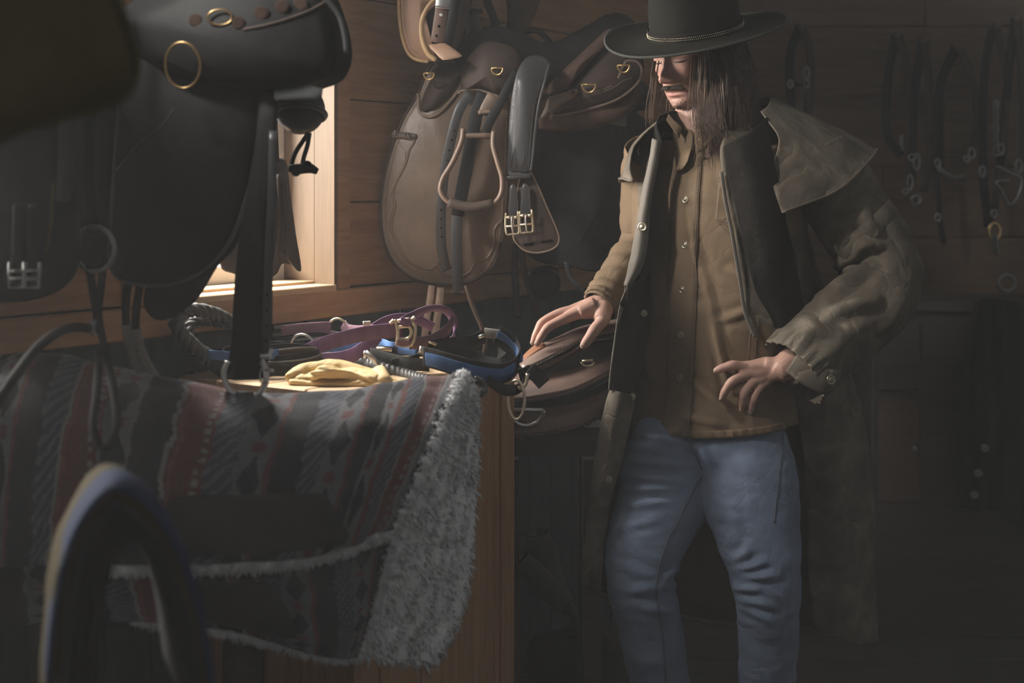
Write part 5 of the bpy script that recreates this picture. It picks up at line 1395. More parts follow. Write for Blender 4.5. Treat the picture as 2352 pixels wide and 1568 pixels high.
rope = thing('braided_rein', 'thick black braided leather rein looped across the cabinet top', 'rein', P(520, 862, 2.78))
mb = MB()
braid(mb, path_px([(700, 832, 2.93), (640, 848, 2.87), (590, 862, 2.80), (540, 862, 2.78), (490, 838, 2.80), (440, 790, 2.76), (408, 755, 2.74), (408, 728, 2.74), (440, 712, 2.76), (490, 720, 2.80), (540, 745, 2.84), (590, 770, 2.88)], 2.85, 22), .0065, .0085, .052)
mb.build('braid', M['rope'], rope)
mb = MB()
braid(mb, path_px([(590, 765, 2.92), (520, 742, 2.86), (465, 735, 2.82), (432, 752, 2.79), (440, 785, 2.78), (480, 815, 2.79), (540, 838, 2.82), (600, 850, 2.86), (660, 836, 2.92), (720, 826, 2.95), (780, 822, 2.98), (830, 830, 2.95), (880, 846, 2.87), (930, 860, 2.82), (985, 876, 2.72), (1010, 884, 2.68)], 2.9, 22), .0058, .0075, .048)
mb.build('braid', M['rope'], rope)
v, f = g_ball(P(838, 834, 2.93), .012, (1, .9, 1), 10, 8); obj('knot', v, f, M['rope'], rope)

# coil of flat reins
coil = thing('coiled_reins', 'coil of flat brown leather reins behind the braided rein', 'reins', P(600, 810, 3.0))
mb = MB(); Zc = CH + .004
cc = P(585, 800, 2.83)
for k in range(5):
    rx, ry = .135 - .014 * k, .055 - .008 * k
    pts = [Vector((cc.x + rx * math.cos(a) * 1.0 + .01 * k, cc.y + ry * math.sin(a), Zc + .016 + .006 * math.sin(a * 2 + k) + .007 * k)) for a in [2 * math.pi * i / 40 for i in range(40)]]
    v, f = g_strap(pts, .020, .004, (0, 0, 1), closed=True); obj('rein_loop', v, f, M['dark_brown'] if k % 2 else M['black_leather'], coil)
    ed = [p + Vector((0, 0, .0105)) for p in pts]; v, f = g_tube(ed, .0022, 5, closed=True); obj('rein_edge', v, f, M['grey_web'] if k in (1, 3) else M['black_web'], coil.children[-1])
# grey stacked straps right of the hanging strap
for k, (y0, c_) in enumerate(((768, 'grey_web'), (776, 'black_web'), (784, 'grey_web'), (806, 'black_web'), (812, 'grey_web'))):
    v, f = g_strap(path_px([(626, y0 + 2, 3.03), (680, y0 - 4, 3.03), (740, y0 - 8, 3.04), (790, y0, 3.06)], 3.04, 6), .006, .012, (0, 0, 1)); obj('rein_loop', v, f, M[c_], coil)

# purple halter
ph = thing('purple_halter', 'purple nylon webbing halter with brass buckle on the cabinet', 'halter', P(850, 820, 2.9))
UP = (0, 0, 1)
def web(parent, name, pts, w, m, side=UP, th=.0035, n=8, Y=2.88):
    v, f = g_strap(path_px(pts, Y, n), w, th, side); return obj(name, v, f, m, parent)
s1 = web(ph, 'noseband', [(678, 820, 2.88), (706, 806, 2.875), (750, 788, 2.87), (800, 774, 2.868), (850, 764, 2.866), (900, 759, 2.866), (925, 758, 2.868)], .031, M['purple'], (.1, -.2, 1))
web(ph, 'chin_strap', [(700, 824, 2.90), (750, 826, 2.92), (800, 818, 2.93), (835, 800, 2.935), (858, 780, 2.94), (868, 770, 2.945)], .028, M['purple'], (.1, .1, 1))
web(ph, 'crown_strap', [(925, 742, 2.87), (945, 728, 2.875), (975, 712, 2.88), (1005, 708, 2.895), (1030, 718, 2.92), (1043, 742, 2.94), (1042, 766, 2.945), (1036, 785, 2.945)], .029, M['purple'], lambda t: (.15, -.25 - .6 * math.sin(math.pi * t), 1 - .6 * math.sin(math.pi * t)))
web(ph, 'cheek_strap', [(940, 788, 2.87), (975, 786, 2.875), (1005, 774, 2.885), (1028, 756, 2.90), (1040, 735, 2.93)], .027, M['mauve'], (0, -.3, 1))
web(ph, 'cheek_strap', [(860, 752, 2.95), (885, 738, 2.955), (920, 730, 2.96), (960, 735, 2.97), (995, 752, 2.97)], .022, M['purple'], (0, -.3, 1))
web(ph, 'throat_strap', [(646, 760, 3.01), (690, 754, 3.02), (735, 751, 3.03), (760, 750, 3.04)], .022, M['mauve']); web(ph, 'throat_strap', [(788, 745, 3.05), (800, 757, 3.04), (830, 760, 3.02), (860, 756, 3.0)], .024, M['mauve'])
for (x, y, Yr, R, m) in ((776, 752, 3.05, .020, 'pale_brass'), (695, 795, 2.98, .026, 'steel'), (672, 812, 2.90, .018, 'brass')):
    dee('ring', P(x, y, Yr), R, .0028, M[m], ph, 1, 1, (.2, 1, .2))
web(ph, 'small_buckle', [(834, 744, 3.0), (852, 743, 3.0)], .012, M['pale_brass'])
web(ph, 'end_clip', [(628, 752, 3.05), (655, 751, 3.05)], .012, M['steel'])
# brass buckle: a frame with a D shaped opening
mb = MB(); Yk = 2.852
for q, r in (([(908, 733), (914, 762), (911, 792)], .0036), ([(910, 738), (936, 733), (946, 738)], .0036), ([(946, 738), (954, 752), (952, 776), (943, 794)], .0034), ([(911, 790), (928, 794), (943, 793)], .0036), ([(914, 752), (936, 749), (944, 757), (943, 770), (934, 778), (913, 778)], .0032), ([(905, 735), (896, 743)], .004), ([(946, 733), (953, 728)], .0035)):
    mb.add(*g_strap(path_px(q, Yk, 5), r * 2, .003, lambda t: (1, 0, 1)))
    mb.add(*g_tube(path_px(q, Yk - .001, 5), r * .8, 8))
mb.build('brass_buckle', M['pale_brass'], ph)
web(ph, 'buckle_wrap', [(920, 736, 2.848), (934, 741, 2.846), (944, 738, 2.848)], .017, M['purple'], (.2, -.2, 1)); web(ph, 'buckle_wrap', [(911, 786, 2.846), (928, 789, 2.846), (940, 786, 2.848)], .012, M['mauve'], (0, -.2, 1))

# blue and black halter
bh = thing('blue_halter', 'black webbing halter with blue ribbed facing at the cabinet corner', 'halter', P(1080, 850, 2.8))
B1 = [(972, 818, 2.80), (1010, 828, 2.78), (1060, 843, 2.765), (1110, 855, 2.765), (1150, 858, 2.79), (1180, 846, 2.83), (1192, 824, 2.87), (1182, 800, 2.90), (1160, 780, 2.91), (1140, 768, 2.915)]
web(bh, 'noseband', B1, .042, M['black_web'], lambda t: (.15 * t, -.25 + .1 * t, 1))
web(bh, 'blue_facing', [(x, y + 1, Y - .004) for x, y, Y in [(978, 822, 2.80), (1010, 831, 2.78), (1060, 846, 2.765), (1110, 858, 2.763), (1150, 861, 2.788), (1182, 847, 2.828)]], .027, M['blue_web'], lambda t: (.1 * t, -.25, 1))
web(bh, 'blue_facing', [(1192, 834, 2.852), (1194, 820, 2.862), (1184, 800, 2.892), (1162, 779, 2.902), (1142, 767, 2.905)], lambda t: .026 - .010 * math.sin(math.pi * t), M['blue_web'], (.5, -.75, .4))
# ribs of the webbing
rb = MB()
bp_ = path_px([(978, 822, 2.7945), (1010, 831, 2.7745), (1060, 846, 2.7595), (1110, 858, 2.7575), (1150, 861, 2.7825), (1182, 847, 2.8225)], 2.8, 14)
for i, p in enumerate(bp_):
    u = Vector((0, -.22, 1)).normalized(); rb.add(*g_tube([p - u * .0125, p + u * .0125], .0013, 4))
rb.build('ribs', M['blue_web'], bh.children[-2])
web(bh, 'binding', [(x, y - 14, Y + .004) for x, y, Y in B1[:8]], .006, M['grey_web'], (.1, -1, .4))
web(bh, 'cheek_strap', [(985, 800, 2.86), (1030, 792, 2.90), (1080, 786, 2.94), (1112, 772, 2.96)], .030, M['black_web']); web(bh, 'cheek_strap', [(1010, 808, 2.86), (1060, 812, 2.87), (1110, 830, 2.87), (1150, 838, 2.87)], .036, M['black_web'], (0, .8, .6))
web(bh, 'crown_strap', [(1115, 764, 2.93), (1130, 766, 2.92), (1150, 768, 2.91)], .022, M['grey_web'], (.3, -.5, .8)); web(bh, 'crown_strap', [(1140, 830, 2.90), (1155, 815, 2.93), (1165, 800, 2.94)], .035, M['black_web'], (.8, .2, .6))
web(bh, 'throat_strap', [(640, 812, 2.80), (600, 817, 2.77), (540, 818, 2.76), (480, 814, 2.76)], .018, M['blue_web']); web(bh, 'throat_strap', [(660, 800, 2.99), (700, 806, 3.0), (860, 790, 3.0), (900, 797, 2.95), (960, 806, 2.90)], .022, M['blue_web'])
web(bh, 'chin_strap', [(850, 812, 2.93), (900, 826, 2.89), (950, 836, 2.84), (985, 838, 2.82)], .026, M['black_web']); web(bh, 'chin_strap', [(862, 802, 2.95), (905, 806, 2.94), (950, 806, 2.92), (962, 815, 2.90), (950, 826, 2.88), (900, 834, 2.87)], .018, M['black_web'])
for (x0, y0, x1, y1, Yc, r, m) in ((840, 808, 872, 838, 2.87, .0055, 'steel'), (838, 806, 838, 822, 2.875, .003, 'steel'), (866, 800, 900, 803, 2.92, .004, 'pale_brass'), (968, 796, 966, 812, 2.82, .004, 'steel'), (985, 786, 1002, 791, 2.86, .003, 'pale_brass'), (1100, 774, 1112, 770, 2.93, .0035, 'steel')):
    v, f = g_tube([P(x0, y0, Yc), P((x0 + x1) / 2, (y0 + y1) / 2 - 1, Yc - .003), P(x1, y1, Yc)], r, 8); obj('clasp', v, f, M[m], bh)
# tail of the halter over the cabinet's edge: strap, ring, tag, braided loop
web(bh, 'tail_strap', [(1120, 872, 2.76), (1150, 892, 2.75), (1180, 896, 2.77), (1200, 886, 2.79), (1206, 872, 2.80)], .024, M['black_web'], (0, -.5, 1))
web(bh, 'tail_strap', [(1192, 862, 2.80), (1208, 858, 2.80), (1222, 850, 2.80)], .030, M['black_web'], (.2, -.3, 1))
web(bh, 'tag', [(1216, 846, 2.79), (1232, 862, 2.785), (1250, 882, 2.785)], .028, M['black_web'], (.8, -.1, .6))
mb = MB(); mb.add(*g_tube(path_px([(1212, 858), (1208, 880), (1196, 893), (1186, 884)], 2.775, 5), .0038, 8)); mb.build('square_keeper', M['pale_brass'], bh)
dee('large_ring', P(1186, 918, 2.765), .033, .0030, M['pale_brass'], bh, .52, 1.15, (.4, 1, 0))
mb = MB(); braid(mb, path_px([(1090, 872, 2.70), (1108, 880, 2.71), (1112, 896, 2.71), (1100, 905, 2.70), (1086, 898, 2.69)], 2.7, 14), .0035, .0045, .03); mb.build('braided_loop', M['rope'], bh)

# two deerskin gloves
def glove(name, label, lobes, hollow, folds, seed):
    g = thing(name, label, 'glove', P(780, 885, 2.72), 'pair of deerskin gloves')
    mb = MB()
    for pts, rs, flat in lobes:
        c = catmull([tuple(P(*q)) for q in pts], 6); m_ = len(c); rr_ = [r[0] for r in catmull([(r,) for r in rs], 6)]
        p, T, S = frames([Vector(tuple(q)) for q in c], side=(0, 1, 0))
        vv = []; ff = []; SG = 16
        for i in range(m_):
            N = T[i].cross(S[i])
            for k in range(SG):
                a = 2 * math.pi * k / SG; vv.append(p[i] + S[i] * math.cos(a) * rr_[i] * flat + N * math.sin(a) * rr_[i])
        for i in range(m_ - 1):
            for k in range(SG): ff.append((i * SG + k, i * SG + (k + 1) % SG, (i + 1) * SG + (k + 1) % SG, (i + 1) * SG + k))
        ff.append(tuple(range(SG))); ff.append(tuple((m_ - 1) * SG + k for k in range(SG)))
        mb.add(vv, ff)
        for e in (p[0], p[-1]): mb.add(*g_ball(e, (rr_[0] if e is p[0] else rr_[-1]) * .98))
    gv, gf, gn = remeshed(mb.v, mb.f, .0022, 4, .5)
    o = []
    for p, n_ in zip(gv, gn):
        px = 1176 + p[0] * F / p[1]; py = HZ - (p[2] - CZ) * F / p[1]
        w = crease(px, py, folds) + .0016 * fbm((p[0] + seed, p[1], p[2]), 45, 3) + .0022 * fbm((p[0] * 1, p[1], p[2] + seed), 18, 2)
        q = p + n_ * w; q[2] = max(q[2], CH + .0012); o.append(q)
    obj('leather', o, gf, M['glove'], g)
    for nm, rows in hollow:
        A = interp_grid([[tuple(P(*q)) for q in r] for r in rows], 6, 5); v, f = g_grid(A, .003); obj(nm, v, f, M['glove'] if nm == 'cuff' else M['glove_in'], g)
    return g
g1 = glove('deerskin_glove', 'yellow deerskin glove lying on top, thumb folded over its palm',
      [([(662, 864, 2.70), (700, 848, 2.72), (750, 842, 2.73), (800, 848, 2.73), (850, 862, 2.725)], [.007, .012, .014, .015, .014], 1.5),
       ([(678, 872, 2.695), (712, 868, 2.70), (750, 866, 2.705), (800, 868, 2.71)], [.006, .010, .011, .012], 1.5),
       ([(722, 864, 2.685), (740, 855, 2.682), (770, 855, 2.685), (805, 862, 2.69), (850, 868, 2.70)], [.010, .012, .011, .010, .010], 1.2),
       ([(770, 860, 2.71), (815, 862, 2.71), (850, 868, 2.70), (872, 872, 2.695)], [.012, .016, .015, .012], 2.0)],
      [('cuff', [[(842, 858, 2.70), (850, 874, 2.685), (850, 888, 2.68)], [(862, 842, 2.715), (868, 868, 2.675), (868, 889, 2.672)], [(876, 838, 2.72), (888, 862, 2.68), (895, 886, 2.675)], [(884, 842, 2.72), (900, 868, 2.69), (912, 884, 2.69)]]),
       ('cuff', [[(860, 864, 2.72), (880, 868, 2.73), (900, 874, 2.73)], [(885, 862, 2.71), (905, 872, 2.71), (925, 878, 2.71)], [(890, 872, 2.70), (908, 882, 2.70), (922, 882, 2.70)]]),
       ('cuff_inside', [[(846, 872, 2.70), (858, 882, 2.70)], [(880, 866, 2.70), (890, 880, 2.70)]])],
      [(735, 846, 830, 858, 3, .0022), (700, 860, 790, 862, 3, -.003), (760, 850, 766, 864, 3, .0015), (780, 850, 850, 866, 4, .002), (700, 850, 760, 847, 3, -.0018), (820, 860, 860, 880, 3, .002), (830, 870, 850, 880, 3, -.002)], 1.0)
g2 = glove('deerskin_glove', 'yellow deerskin glove underneath, flattened against the cabinet top',
      [([(668, 876, 2.695), (720, 880, 2.69), (780, 884, 2.685), (830, 880, 2.685)], [.006, .008, .009, .010], 1.8),
       ([(800, 880, 2.69), (840, 880, 2.69), (880, 884, 2.685), (910, 882, 2.69)], [.010, .010, .009, .006], 2.2),
       ([(740, 876, 2.70), (800, 878, 2.70), (850, 880, 2.70)], [.008, .010, .010], 1.8)], [],
      [(770, 886, 840, 872, 3, .002), (800, 890, 850, 876, 3, .0015), (720, 884, 780, 886, 2, -.0015)], 5.0)
# ------------------------------------------------------------------ striped saddle blanket on its rack
def attr_mat(name, rough=.95, bump=.6, bscale=260, sheen=.2):
    m = mat(name, (.5, .5, .5), rough, .0, 12, bump, bscale, spec=.1, sheen=sheen, bdist=.003)
    nt = m.node_tree; b = nt.nodes['Principled BSDF']
    for l in list(b.inputs['Base Color'].links): nt.links.remove(l)
    a = nt.nodes.new('ShaderNodeAttribute'); a.attribute_name = 'tint'
    n = nt.nodes.new('ShaderNodeTexNoise'); n.inputs['Scale'].default_value = 180; n.inputs['Detail'].default_value = 3
    tc = nt.nodes.new('ShaderNodeTexCoord'); nt.links.new(tc.outputs['Object'], n.inputs['Vector'])
    r = nt.nodes.new('ShaderNodeMapRange'); r.inputs['To Min'].default_value = .72; r.inputs['To Max'].default_value = 1.28; nt.links.new(n.outputs['Fac'], r.inputs['Value'])
    v = nt.nodes.new('ShaderNodeVectorMath'); v.operation = 'SCALE'; nt.links.new(a.outputs['Color'], v.inputs[0]); nt.links.new(r.outputs['Result'], v.inputs['Scale'])
    nt.links.new(v.outputs[0], b.inputs['Base Color']); return m
M['weave'] = attr_mat('striped_wool')
M['sherpa'] = mat('white_fleece', (.88, .87, .89), .95, .15, 30, .8, 120, spec=.05, bdist=.006)
RED, DRK, GRY, CRM, BLU = (.125, .055, .052), (.030, .030, .035), (.135, .135, .145), (.21, .20, .19), (.060, .066, .09)
BANDS = [(.000, DRK), (.03, RED), (.085, CRM), (.092, DRK), (.15, GRY), (.205, RED), (.215, DRK), (.26, BLU), (.30, CRM), (.307, RED), (.365, GRY), (.42, DRK), (.47, CRM), (.477, RED), (.535, BLU), (.575, GRY), (.632, RED), (.642, DRK), (.69, BLU), (.735, GRY), (.785, RED), (.793, DRK), (.83, GRY), (.865, RED), (.875, BLU), (.905, CRM), (.911, RED), (.962, CRM), (.970, GRY), (1.01, DRK)]
def stripe(u, v):
    u = max(0, min(1, u)); c = BANDS[0][1]; i0 = 0
    for k, (a, cc) in enumerate(BANDS):
        if u >= a: c = cc; i0 = k
    a = BANDS[i0][0]; b = BANDS[i0 + 1][0] if i0 + 1 < len(BANDS) else 1.0
    q = (u - a) / max(1e-6, b - a)
    if c == GRY:       # ikat blobs
        d = abs(q - .5) * 2 + abs(((v * 5 + i0 * .37) % 1) - .5) * 2.2
        if d < .85: c = DRK
        elif abs(((v * 5 + i0 * .37) % 1) - .5) > .42 and abs(q - .5) < .2: c = RED
    elif c == RED and (b - a) > .03:
        if abs(q - .82) < .07 and (v * 34) % 1 < .5: c = CRM
        if abs(q - .12) < .05: c = (.19, .08, .075)
    elif c == BLU:
        if ((v * 26 + q * 2) % 1) < .4: c = GRY
    return c
def tinted(o, cols):
    ca = o.data.color_attributes.new('tint', 'FLOAT_COLOR', 'POINT')
    arr = np.ones((len(o.data.vertices), 4), dtype=np.float32); arr[:, :3] = cols; ca.data.foreach_set('color', arr.ravel())
def tint_grid(name, rows, nu, nv, th, parent, u_of, wr):
    A = interp_grid([[tuple(P(*q)) for q in r] for r in rows], nu, nv)
    A = displace(A, wr)
    v, f = g_grid(A, th); o = obj(name, v, f, M['weave'], parent)
    m, n = A.shape[:2]
    cols = [stripe(u_of(j / (n - 1)) + .006 * fbm((i * .12, j * .05, 0), 1, 2), i / (m - 1)) for i in range(m) for j in range(n)]
    tinted(o, np.array(cols + cols)); return o, A
bl = thing('saddle_blanket', 'striped wool saddle blanket with white fleece lining draped over a rack', 'saddle blanket', P(600, 1500, 2.35))
L1 = [[(-80, 900, 2.30), (90, 838, 2.33), (330, 886, 2.38), (640, 928, 2.42), (880, 908, 2.46), (1064, 884, 2.50)],
      [(-110, 915, 2.22), (60, 850, 2.26), (310, 898, 2.31), (620, 940, 2.35), (862, 920, 2.39), (1052, 896, 2.44)],
      [(-130, 1000, 2.13), (30, 960, 2.16), (280, 985, 2.21), (590, 1018, 2.26), (830, 1002, 2.30), (1012, 982, 2.36)],
      [(-140, 1150, 2.08), (10, 1130, 2.11), (250, 1130, 2.16), (556, 1145, 2.21), (785, 1125, 2.25), (958, 1092, 2.30)],
      [(-140, 1310, 2.07), (0, 1300, 2.10), (235, 1295, 2.15), (525, 1290, 2.20), (740, 1268, 2.24), (900, 1204, 2.29)]]
far1 = [[(-60, 1300, 2.36), (110, 1280, 2.44), (350, 1280, 2.52), (650, 1290, 2.55), (880, 1290, 2.60), (1070, 1290, 2.64)], [(-70, 1050, 2.35), (100, 1000, 2.42), (340, 1040, 2.48), (645, 1080, 2.53), (880, 1060, 2.58), (1072, 1040, 2.62)]]
o1, A1 = tint_grid('top_layer', far1 + L1, 60, 26, .012, bl, lambda t: t, lambda i, j, p: .004 * fbm(p, 9, 3) + .003 * math.sin(j * 60 + i * 3) * i)
L2 = [[(-160, 1140, 2.11), (60, 1140, 2.16), (260, 1140, 2.20), (440, 1150, 2.22), (600, 1160, 2.25), (760, 1150, 2.28), (905, 1180, 2.32)],
      [(-160, 1290, 2.10), (60, 1290, 2.15), (270, 1290, 2.19), (450, 1310, 2.21), (620, 1320, 2.24), (760, 1310, 2.27), (882, 1270, 2.31)],
      [(-150, 1390, 2.10), (70, 1390, 2.15), (290, 1390, 2.19), (470, 1420, 2.21), (630, 1450, 2.24), (770, 1450, 2.27), (850, 1390, 2.31)],
      [(-150, 1440, 2.10), (70, 1430, 2.15), (300, 1425, 2.19), (500, 1445, 2.21), (640, 1478, 2.24), (760, 1505, 2.27), (815, 1502, 2.305)]]
o2, A2 = tint_grid('under_layer', L2, 50, 26, .010, bl, lambda t: .02 + .8 * t, lambda i, j, p: .004 * fbm(p, 9, 3))
L4 = [[(-160, 1380, 2.16), (100, 1390, 2.20), (400, 1400, 2.25), (620, 1420, 2.29), (780, 1440, 2.33)], [(-160, 1600, 2.16), (100, 1600, 2.20), (400, 1600, 2.25), (600, 1600, 2.29), (760, 1590, 2.33)]]
LS = [[(1055, 895, 2.455), (1078, 884, 2.49), (1078, 908, 2.53)], [(1012, 988, 2.375), (1052, 990, 2.45), (1082, 1005, 2.52)], [(950, 1112, 2.325), (1022, 1118, 2.44), (1080, 1128, 2.52)],
      [(892, 1235, 2.315), (1000, 1250, 2.42), (1074, 1262, 2.51)], [(855, 1380, 2.325), (970, 1385, 2.42), (1054, 1405, 2.50)], [(812, 1500, 2.32), (915, 1512, 2.40), (992, 1520, 2.45)]]
A3 = interp_grid([[tuple(P(*q)) for q in r] for r in LS], 40, 20)
A3 = displace(A3, lambda i, j, p: .012 * math.exp(-((j - .55 - .1 * i) / .08) ** 2) * min(1, i * 3) + .006 * fbm(p, 22, 3) + .004 * math.sin(j * 30 + 4 * i))
v, f = g_grid(A3, .012); o3 = obj('fleece_lining', v, f, M['sherpa'], bl)
def tufts(points, normals, n, L, r, seed, name, parent, m):
    rr = random.Random(seed); mb = MB(); k0 = len(points)
    for k in range(n):
        i = rr.randrange(k0); p = Vector(tuple(points[i])) + Vector((rr.gauss(0, .002), rr.gauss(0, .002), rr.gauss(0, .002))); n_ = Vector(tuple(normals[i]))
        d = (n_ + Vector((rr.gauss(0, .55), rr.gauss(0, .55), rr.gauss(0, .55) - .35))).normalized(); l = L * rr.uniform(.5, 1.3)
        u = d.orthogonal().normalized(); w = d.cross(u); a = rr.uniform(0, 6.28)
        c = [p + (u * math.cos(a + q) + w * math.sin(a + q)) * r for q in (0, 2.09, 4.19)]
        mid = p + d * l * .6 + Vector((rr.gauss(0, .0012), 0, rr.gauss(0, .0012))); c2 = [mid + (u * math.cos(a + q) + w * math.sin(a + q)) * r * .75 for q in (0, 2.09, 4.19)]
        mb.add(c + c2 + [p + d * l + Vector((0, 0, -l * .25))], [(0, 1, 4, 3), (1, 2, 5, 4), (2, 0, 3, 5), (3, 4, 6), (4, 5, 6), (5, 3, 6)])
    o = mb.build(name, m, parent); o['kind'] = 'stuff'; return o
N3 = grid_normals(A3)
if N3[:, :, 1].mean() > 0: N3 = -N3
tufts(A3.reshape(-1, 3), N3.reshape(-1, 3), 22000, .010, .0016, 2, 'fleece_tufts', o3, M['sherpa'])
tufts(A3.reshape(-1, 3), N3.reshape(-1, 3), 5000, .019, .0042, 3, 'fleece_locks', o3, M['sherpa'])
# fleece showing along the edges
def fleece_edge(name, path, r, n, parent, seed):
    pts = [Vector(tuple(q)) for q in path]
    def rad(t): return r * (1 + .18 * math.sin(t * 90) + .14 * math.sin(t * 211 + 1))
    v, f = g_tube(pts, rad, 10); e = obj(name, v, f, M['sherpa'], parent)
    P_, N_ = [], []; rr = random.Random(seed)
    p, T, S = frames(pts)
    for k in range(n):
        i = rr.randrange(len(p)); a = rr.uniform(0, 6.28); d = S[i] * math.cos(a) + T[i].cross(S[i]) * math.sin(a); P_.append(p[i] + d * r * .8); N_.append(d)
    tufts(P_, N_, n, .0075, .0013, seed, 'fleece_tufts', parent, M['sherpa'])
m1 = A1.shape[0]
fleece_edge('fleece_edge', [A1[i, -1] for i in range(int(m1 * .26), m1)], .0140, 8000, o1, 4)
fleece_edge('fleece_edge', [A1[-1, j] + np.array([0, .004, -.006]) for j in range(A1.shape[1] // 3, A1.shape[1])], .0105, 6500, o1, 5)
fleece_edge('fleece_edge', [A2[i, -1] + np.array([.002, .004, 0]) for i in range(A2.shape[0] // 4, A2.shape[0])], .0105, 5500, o2, 6)
fleece_edge('fleece_edge', [A2[-1, j] + np.array([0, .004, -.003]) for j in range(A2.shape[1] // 3, A2.shape[1])], .005, 2200, o2, 7)
fleece_edge('fleece_edge', [A3[i, -1] for i in range(A3.shape[0])], .008, 6500, o3, 8)
fleece_edge('fleece_edge', [A1[i, 0] for i in range(int(m1 * .12), int(m1 * .75))], .011, 700, o1, 9)
fleece_edge('fleece_edge', [A1[int(m1 * .30), j] + np.array([0, .012, -.002]) for j in range(0, A1.shape[1] // 4)], .009, 600, o1, 10)
# black leather wear patch
plate('wear_leather', [(390, 1150), (560, 1135), (720, 1132), (752, 1140), (772, 1180), (800, 1235), (760, 1255), (620, 1272), (480, 1275), (400, 1262)], lambda x, y: 2.19 + (x - 560) / 300 * .045 - .018, .010, M['black_suede'], bl, .004, 5)
plate('wear_leather', [(400, 1330), (520, 1335), (620, 1340), (660, 1400), (680, 1462), (600, 1455), (480, 1425), (400, 1410)], lambda x, y: 2.215 + (x - 560) / 300 * .035 - .012, .008, M['black_suede'], bl, .003, 4)
# rack under the blanket
rk = MB(); rk.add(*g_tube([P(20, 960, 2.30), P(400, 985, 2.38), P(1030, 985, 2.47)], .045, 14))
for (x, Y) in ((120, 2.33), (560, 2.41)):
    p = P(x, 985, Y); rk.add(*g_box((p.x, p.y, p.z / 2), (.06, .06, p.z)))
for (x, Y) in ((120, 2.33), (560, 2.41)):
    p = P(x, 985, Y); rk.add(*g_box((p.x, p.y, .025), (.08, .40, .05)))
tag(rk.build('blanket_rack', M['chest'], None), 'dark wooden rack hidden under the striped saddle blanket', 'rack')

# ------------------------------------------------------------------ blurred pad with blue binding, nearest the camera
M['navy'] = mat('blue_binding', (.030, .040, .080), .9, .15, 20, .3, 150, spec=.1)
M['olive'] = mat('olive_quilt', (.055, .042, .016), .9, .25, 9, .4, 60, spec=.1)
M['grey_felt'] = mat('dark_grey_felt', (.05, .05, .05), .95, .15, 16, .4, 160, spec=.05)
fp = thing('quilted_saddle_pad', 'blurred arched saddle pad with blue binding in the near corner', 'saddle pad', P(300, 1560, 1.6))
rim0 = [(100, 1700), (112, 1480), (138, 1310), (185, 1190), (255, 1118), (325, 1140), (390, 1215), (440, 1330), (475, 1470), (505, 1700)]
def arch(sc, dY, dx, dz=0):
    c = np.array((305, 1500.0)); out = []
    for q in rim0:
        e = c + (np.array(q) - c) * sc; p = P(e[0], e[1], 1.50); out.append(tuple(p + Vector((dx, dY, dz))))
    return out
A = interp_grid([arch(1.0, 0, 0), arch(1.01, .06, -.02, .002), arch(1.01, .13, -.045, -.004), arch(1.0, .20, -.07, -.018)], 8, 8)
o = obj('outer', *g_grid(displace(A, lambda i, j, p: .004 * fbm(p, 12, 3)), .012), M['olive'], fp)
A = interp_grid([arch(1.005, -.008, .002), arch(1.03, .012, -.002, .002), arch(1.03, .05, -.016, .004)], 8, 6); obj('blue_binding', *g_grid(A, .006), M['navy'], o)
for k, sc in enumerate((.90, .80, .68)):
    A = interp_grid([arch(sc, .01 + .02 * k, .0), arch(sc, .1, -.03), arch(sc, .19, -.065)], 8, 5); obj('inner_layer', *g_grid(A, .012), M['grey_felt'] if k != 1 else M['black_suede'], fp)
rk = MB(); rk.add(*g_box(P(300, 1420, 1.72) + Vector((0, 0, -.35)), (.07, .07, P(300, 1420, 1.72).z * .5)))
pz = P(300, 1330, 1.7).z
rk = MB(); rk.add(*g_box((P(300, 1400, 1.7).x, 1.60, pz / 2 - .08), (.05, .05, pz - .16))); rk.add(*g_box((P(300, 1400, 1.7).x, 1.60, pz - .16), (.05, .16, .04))); rk.add(*g_box((P(300, 1400, 1.7).x, 1.60, .02), (.3, .3, .04)))
tag(rk.build('pad_stand', M['chest'], None, smooth=False), 'post stand inside the blue-bound saddle pad', 'stand')

# ------------------------------------------------------------------ olive pad hanging top left, out of focus
M['olive_pad'] = mat('olive_pad_cloth', (.085, .068, .022), .9, .3, 6, .4, 60, spec=.1, col2=(.14, .105, .055))
op = thing('olive_saddle_pad', 'out-of-focus olive yellow saddle pad hanging in the top left corner', 'saddle pad', P(100, 300, 1.4))
OO = [(-140, -160), (120, -180), (232, -60), (282, 40), (310, 130), (308, 175), (290, 210), (250, 240), (150, 268), (60, 292), (-140, 322)]
plate('quilted_flap', OO, lambda x, y: 1.36 + (x - 100) * .0003, .03, M['olive_pad'], op, .04, 6)
OY = surf(OO, lambda x, y: 1.36 + (x - 100) * .0003, .04)
bead('binding', lambda x, y: 1.362 + (x - 100) * .0003, OO, .006, mat('olive_binding', (.09, .072, .028), .9, .1, 20, .2, 100), op, 0, 5, True)
strap('hanging_strap', [(60, -150, 1.40), (-100, -900, 1.42), (-420, -2700, 1.43)], 1.4, .04, .005, M['black_web'], op)
M['rosette'] = mat('dark_rosette_leather', (.045, .028, .022), .8, .2, 20, .2, 100, spec=.1)
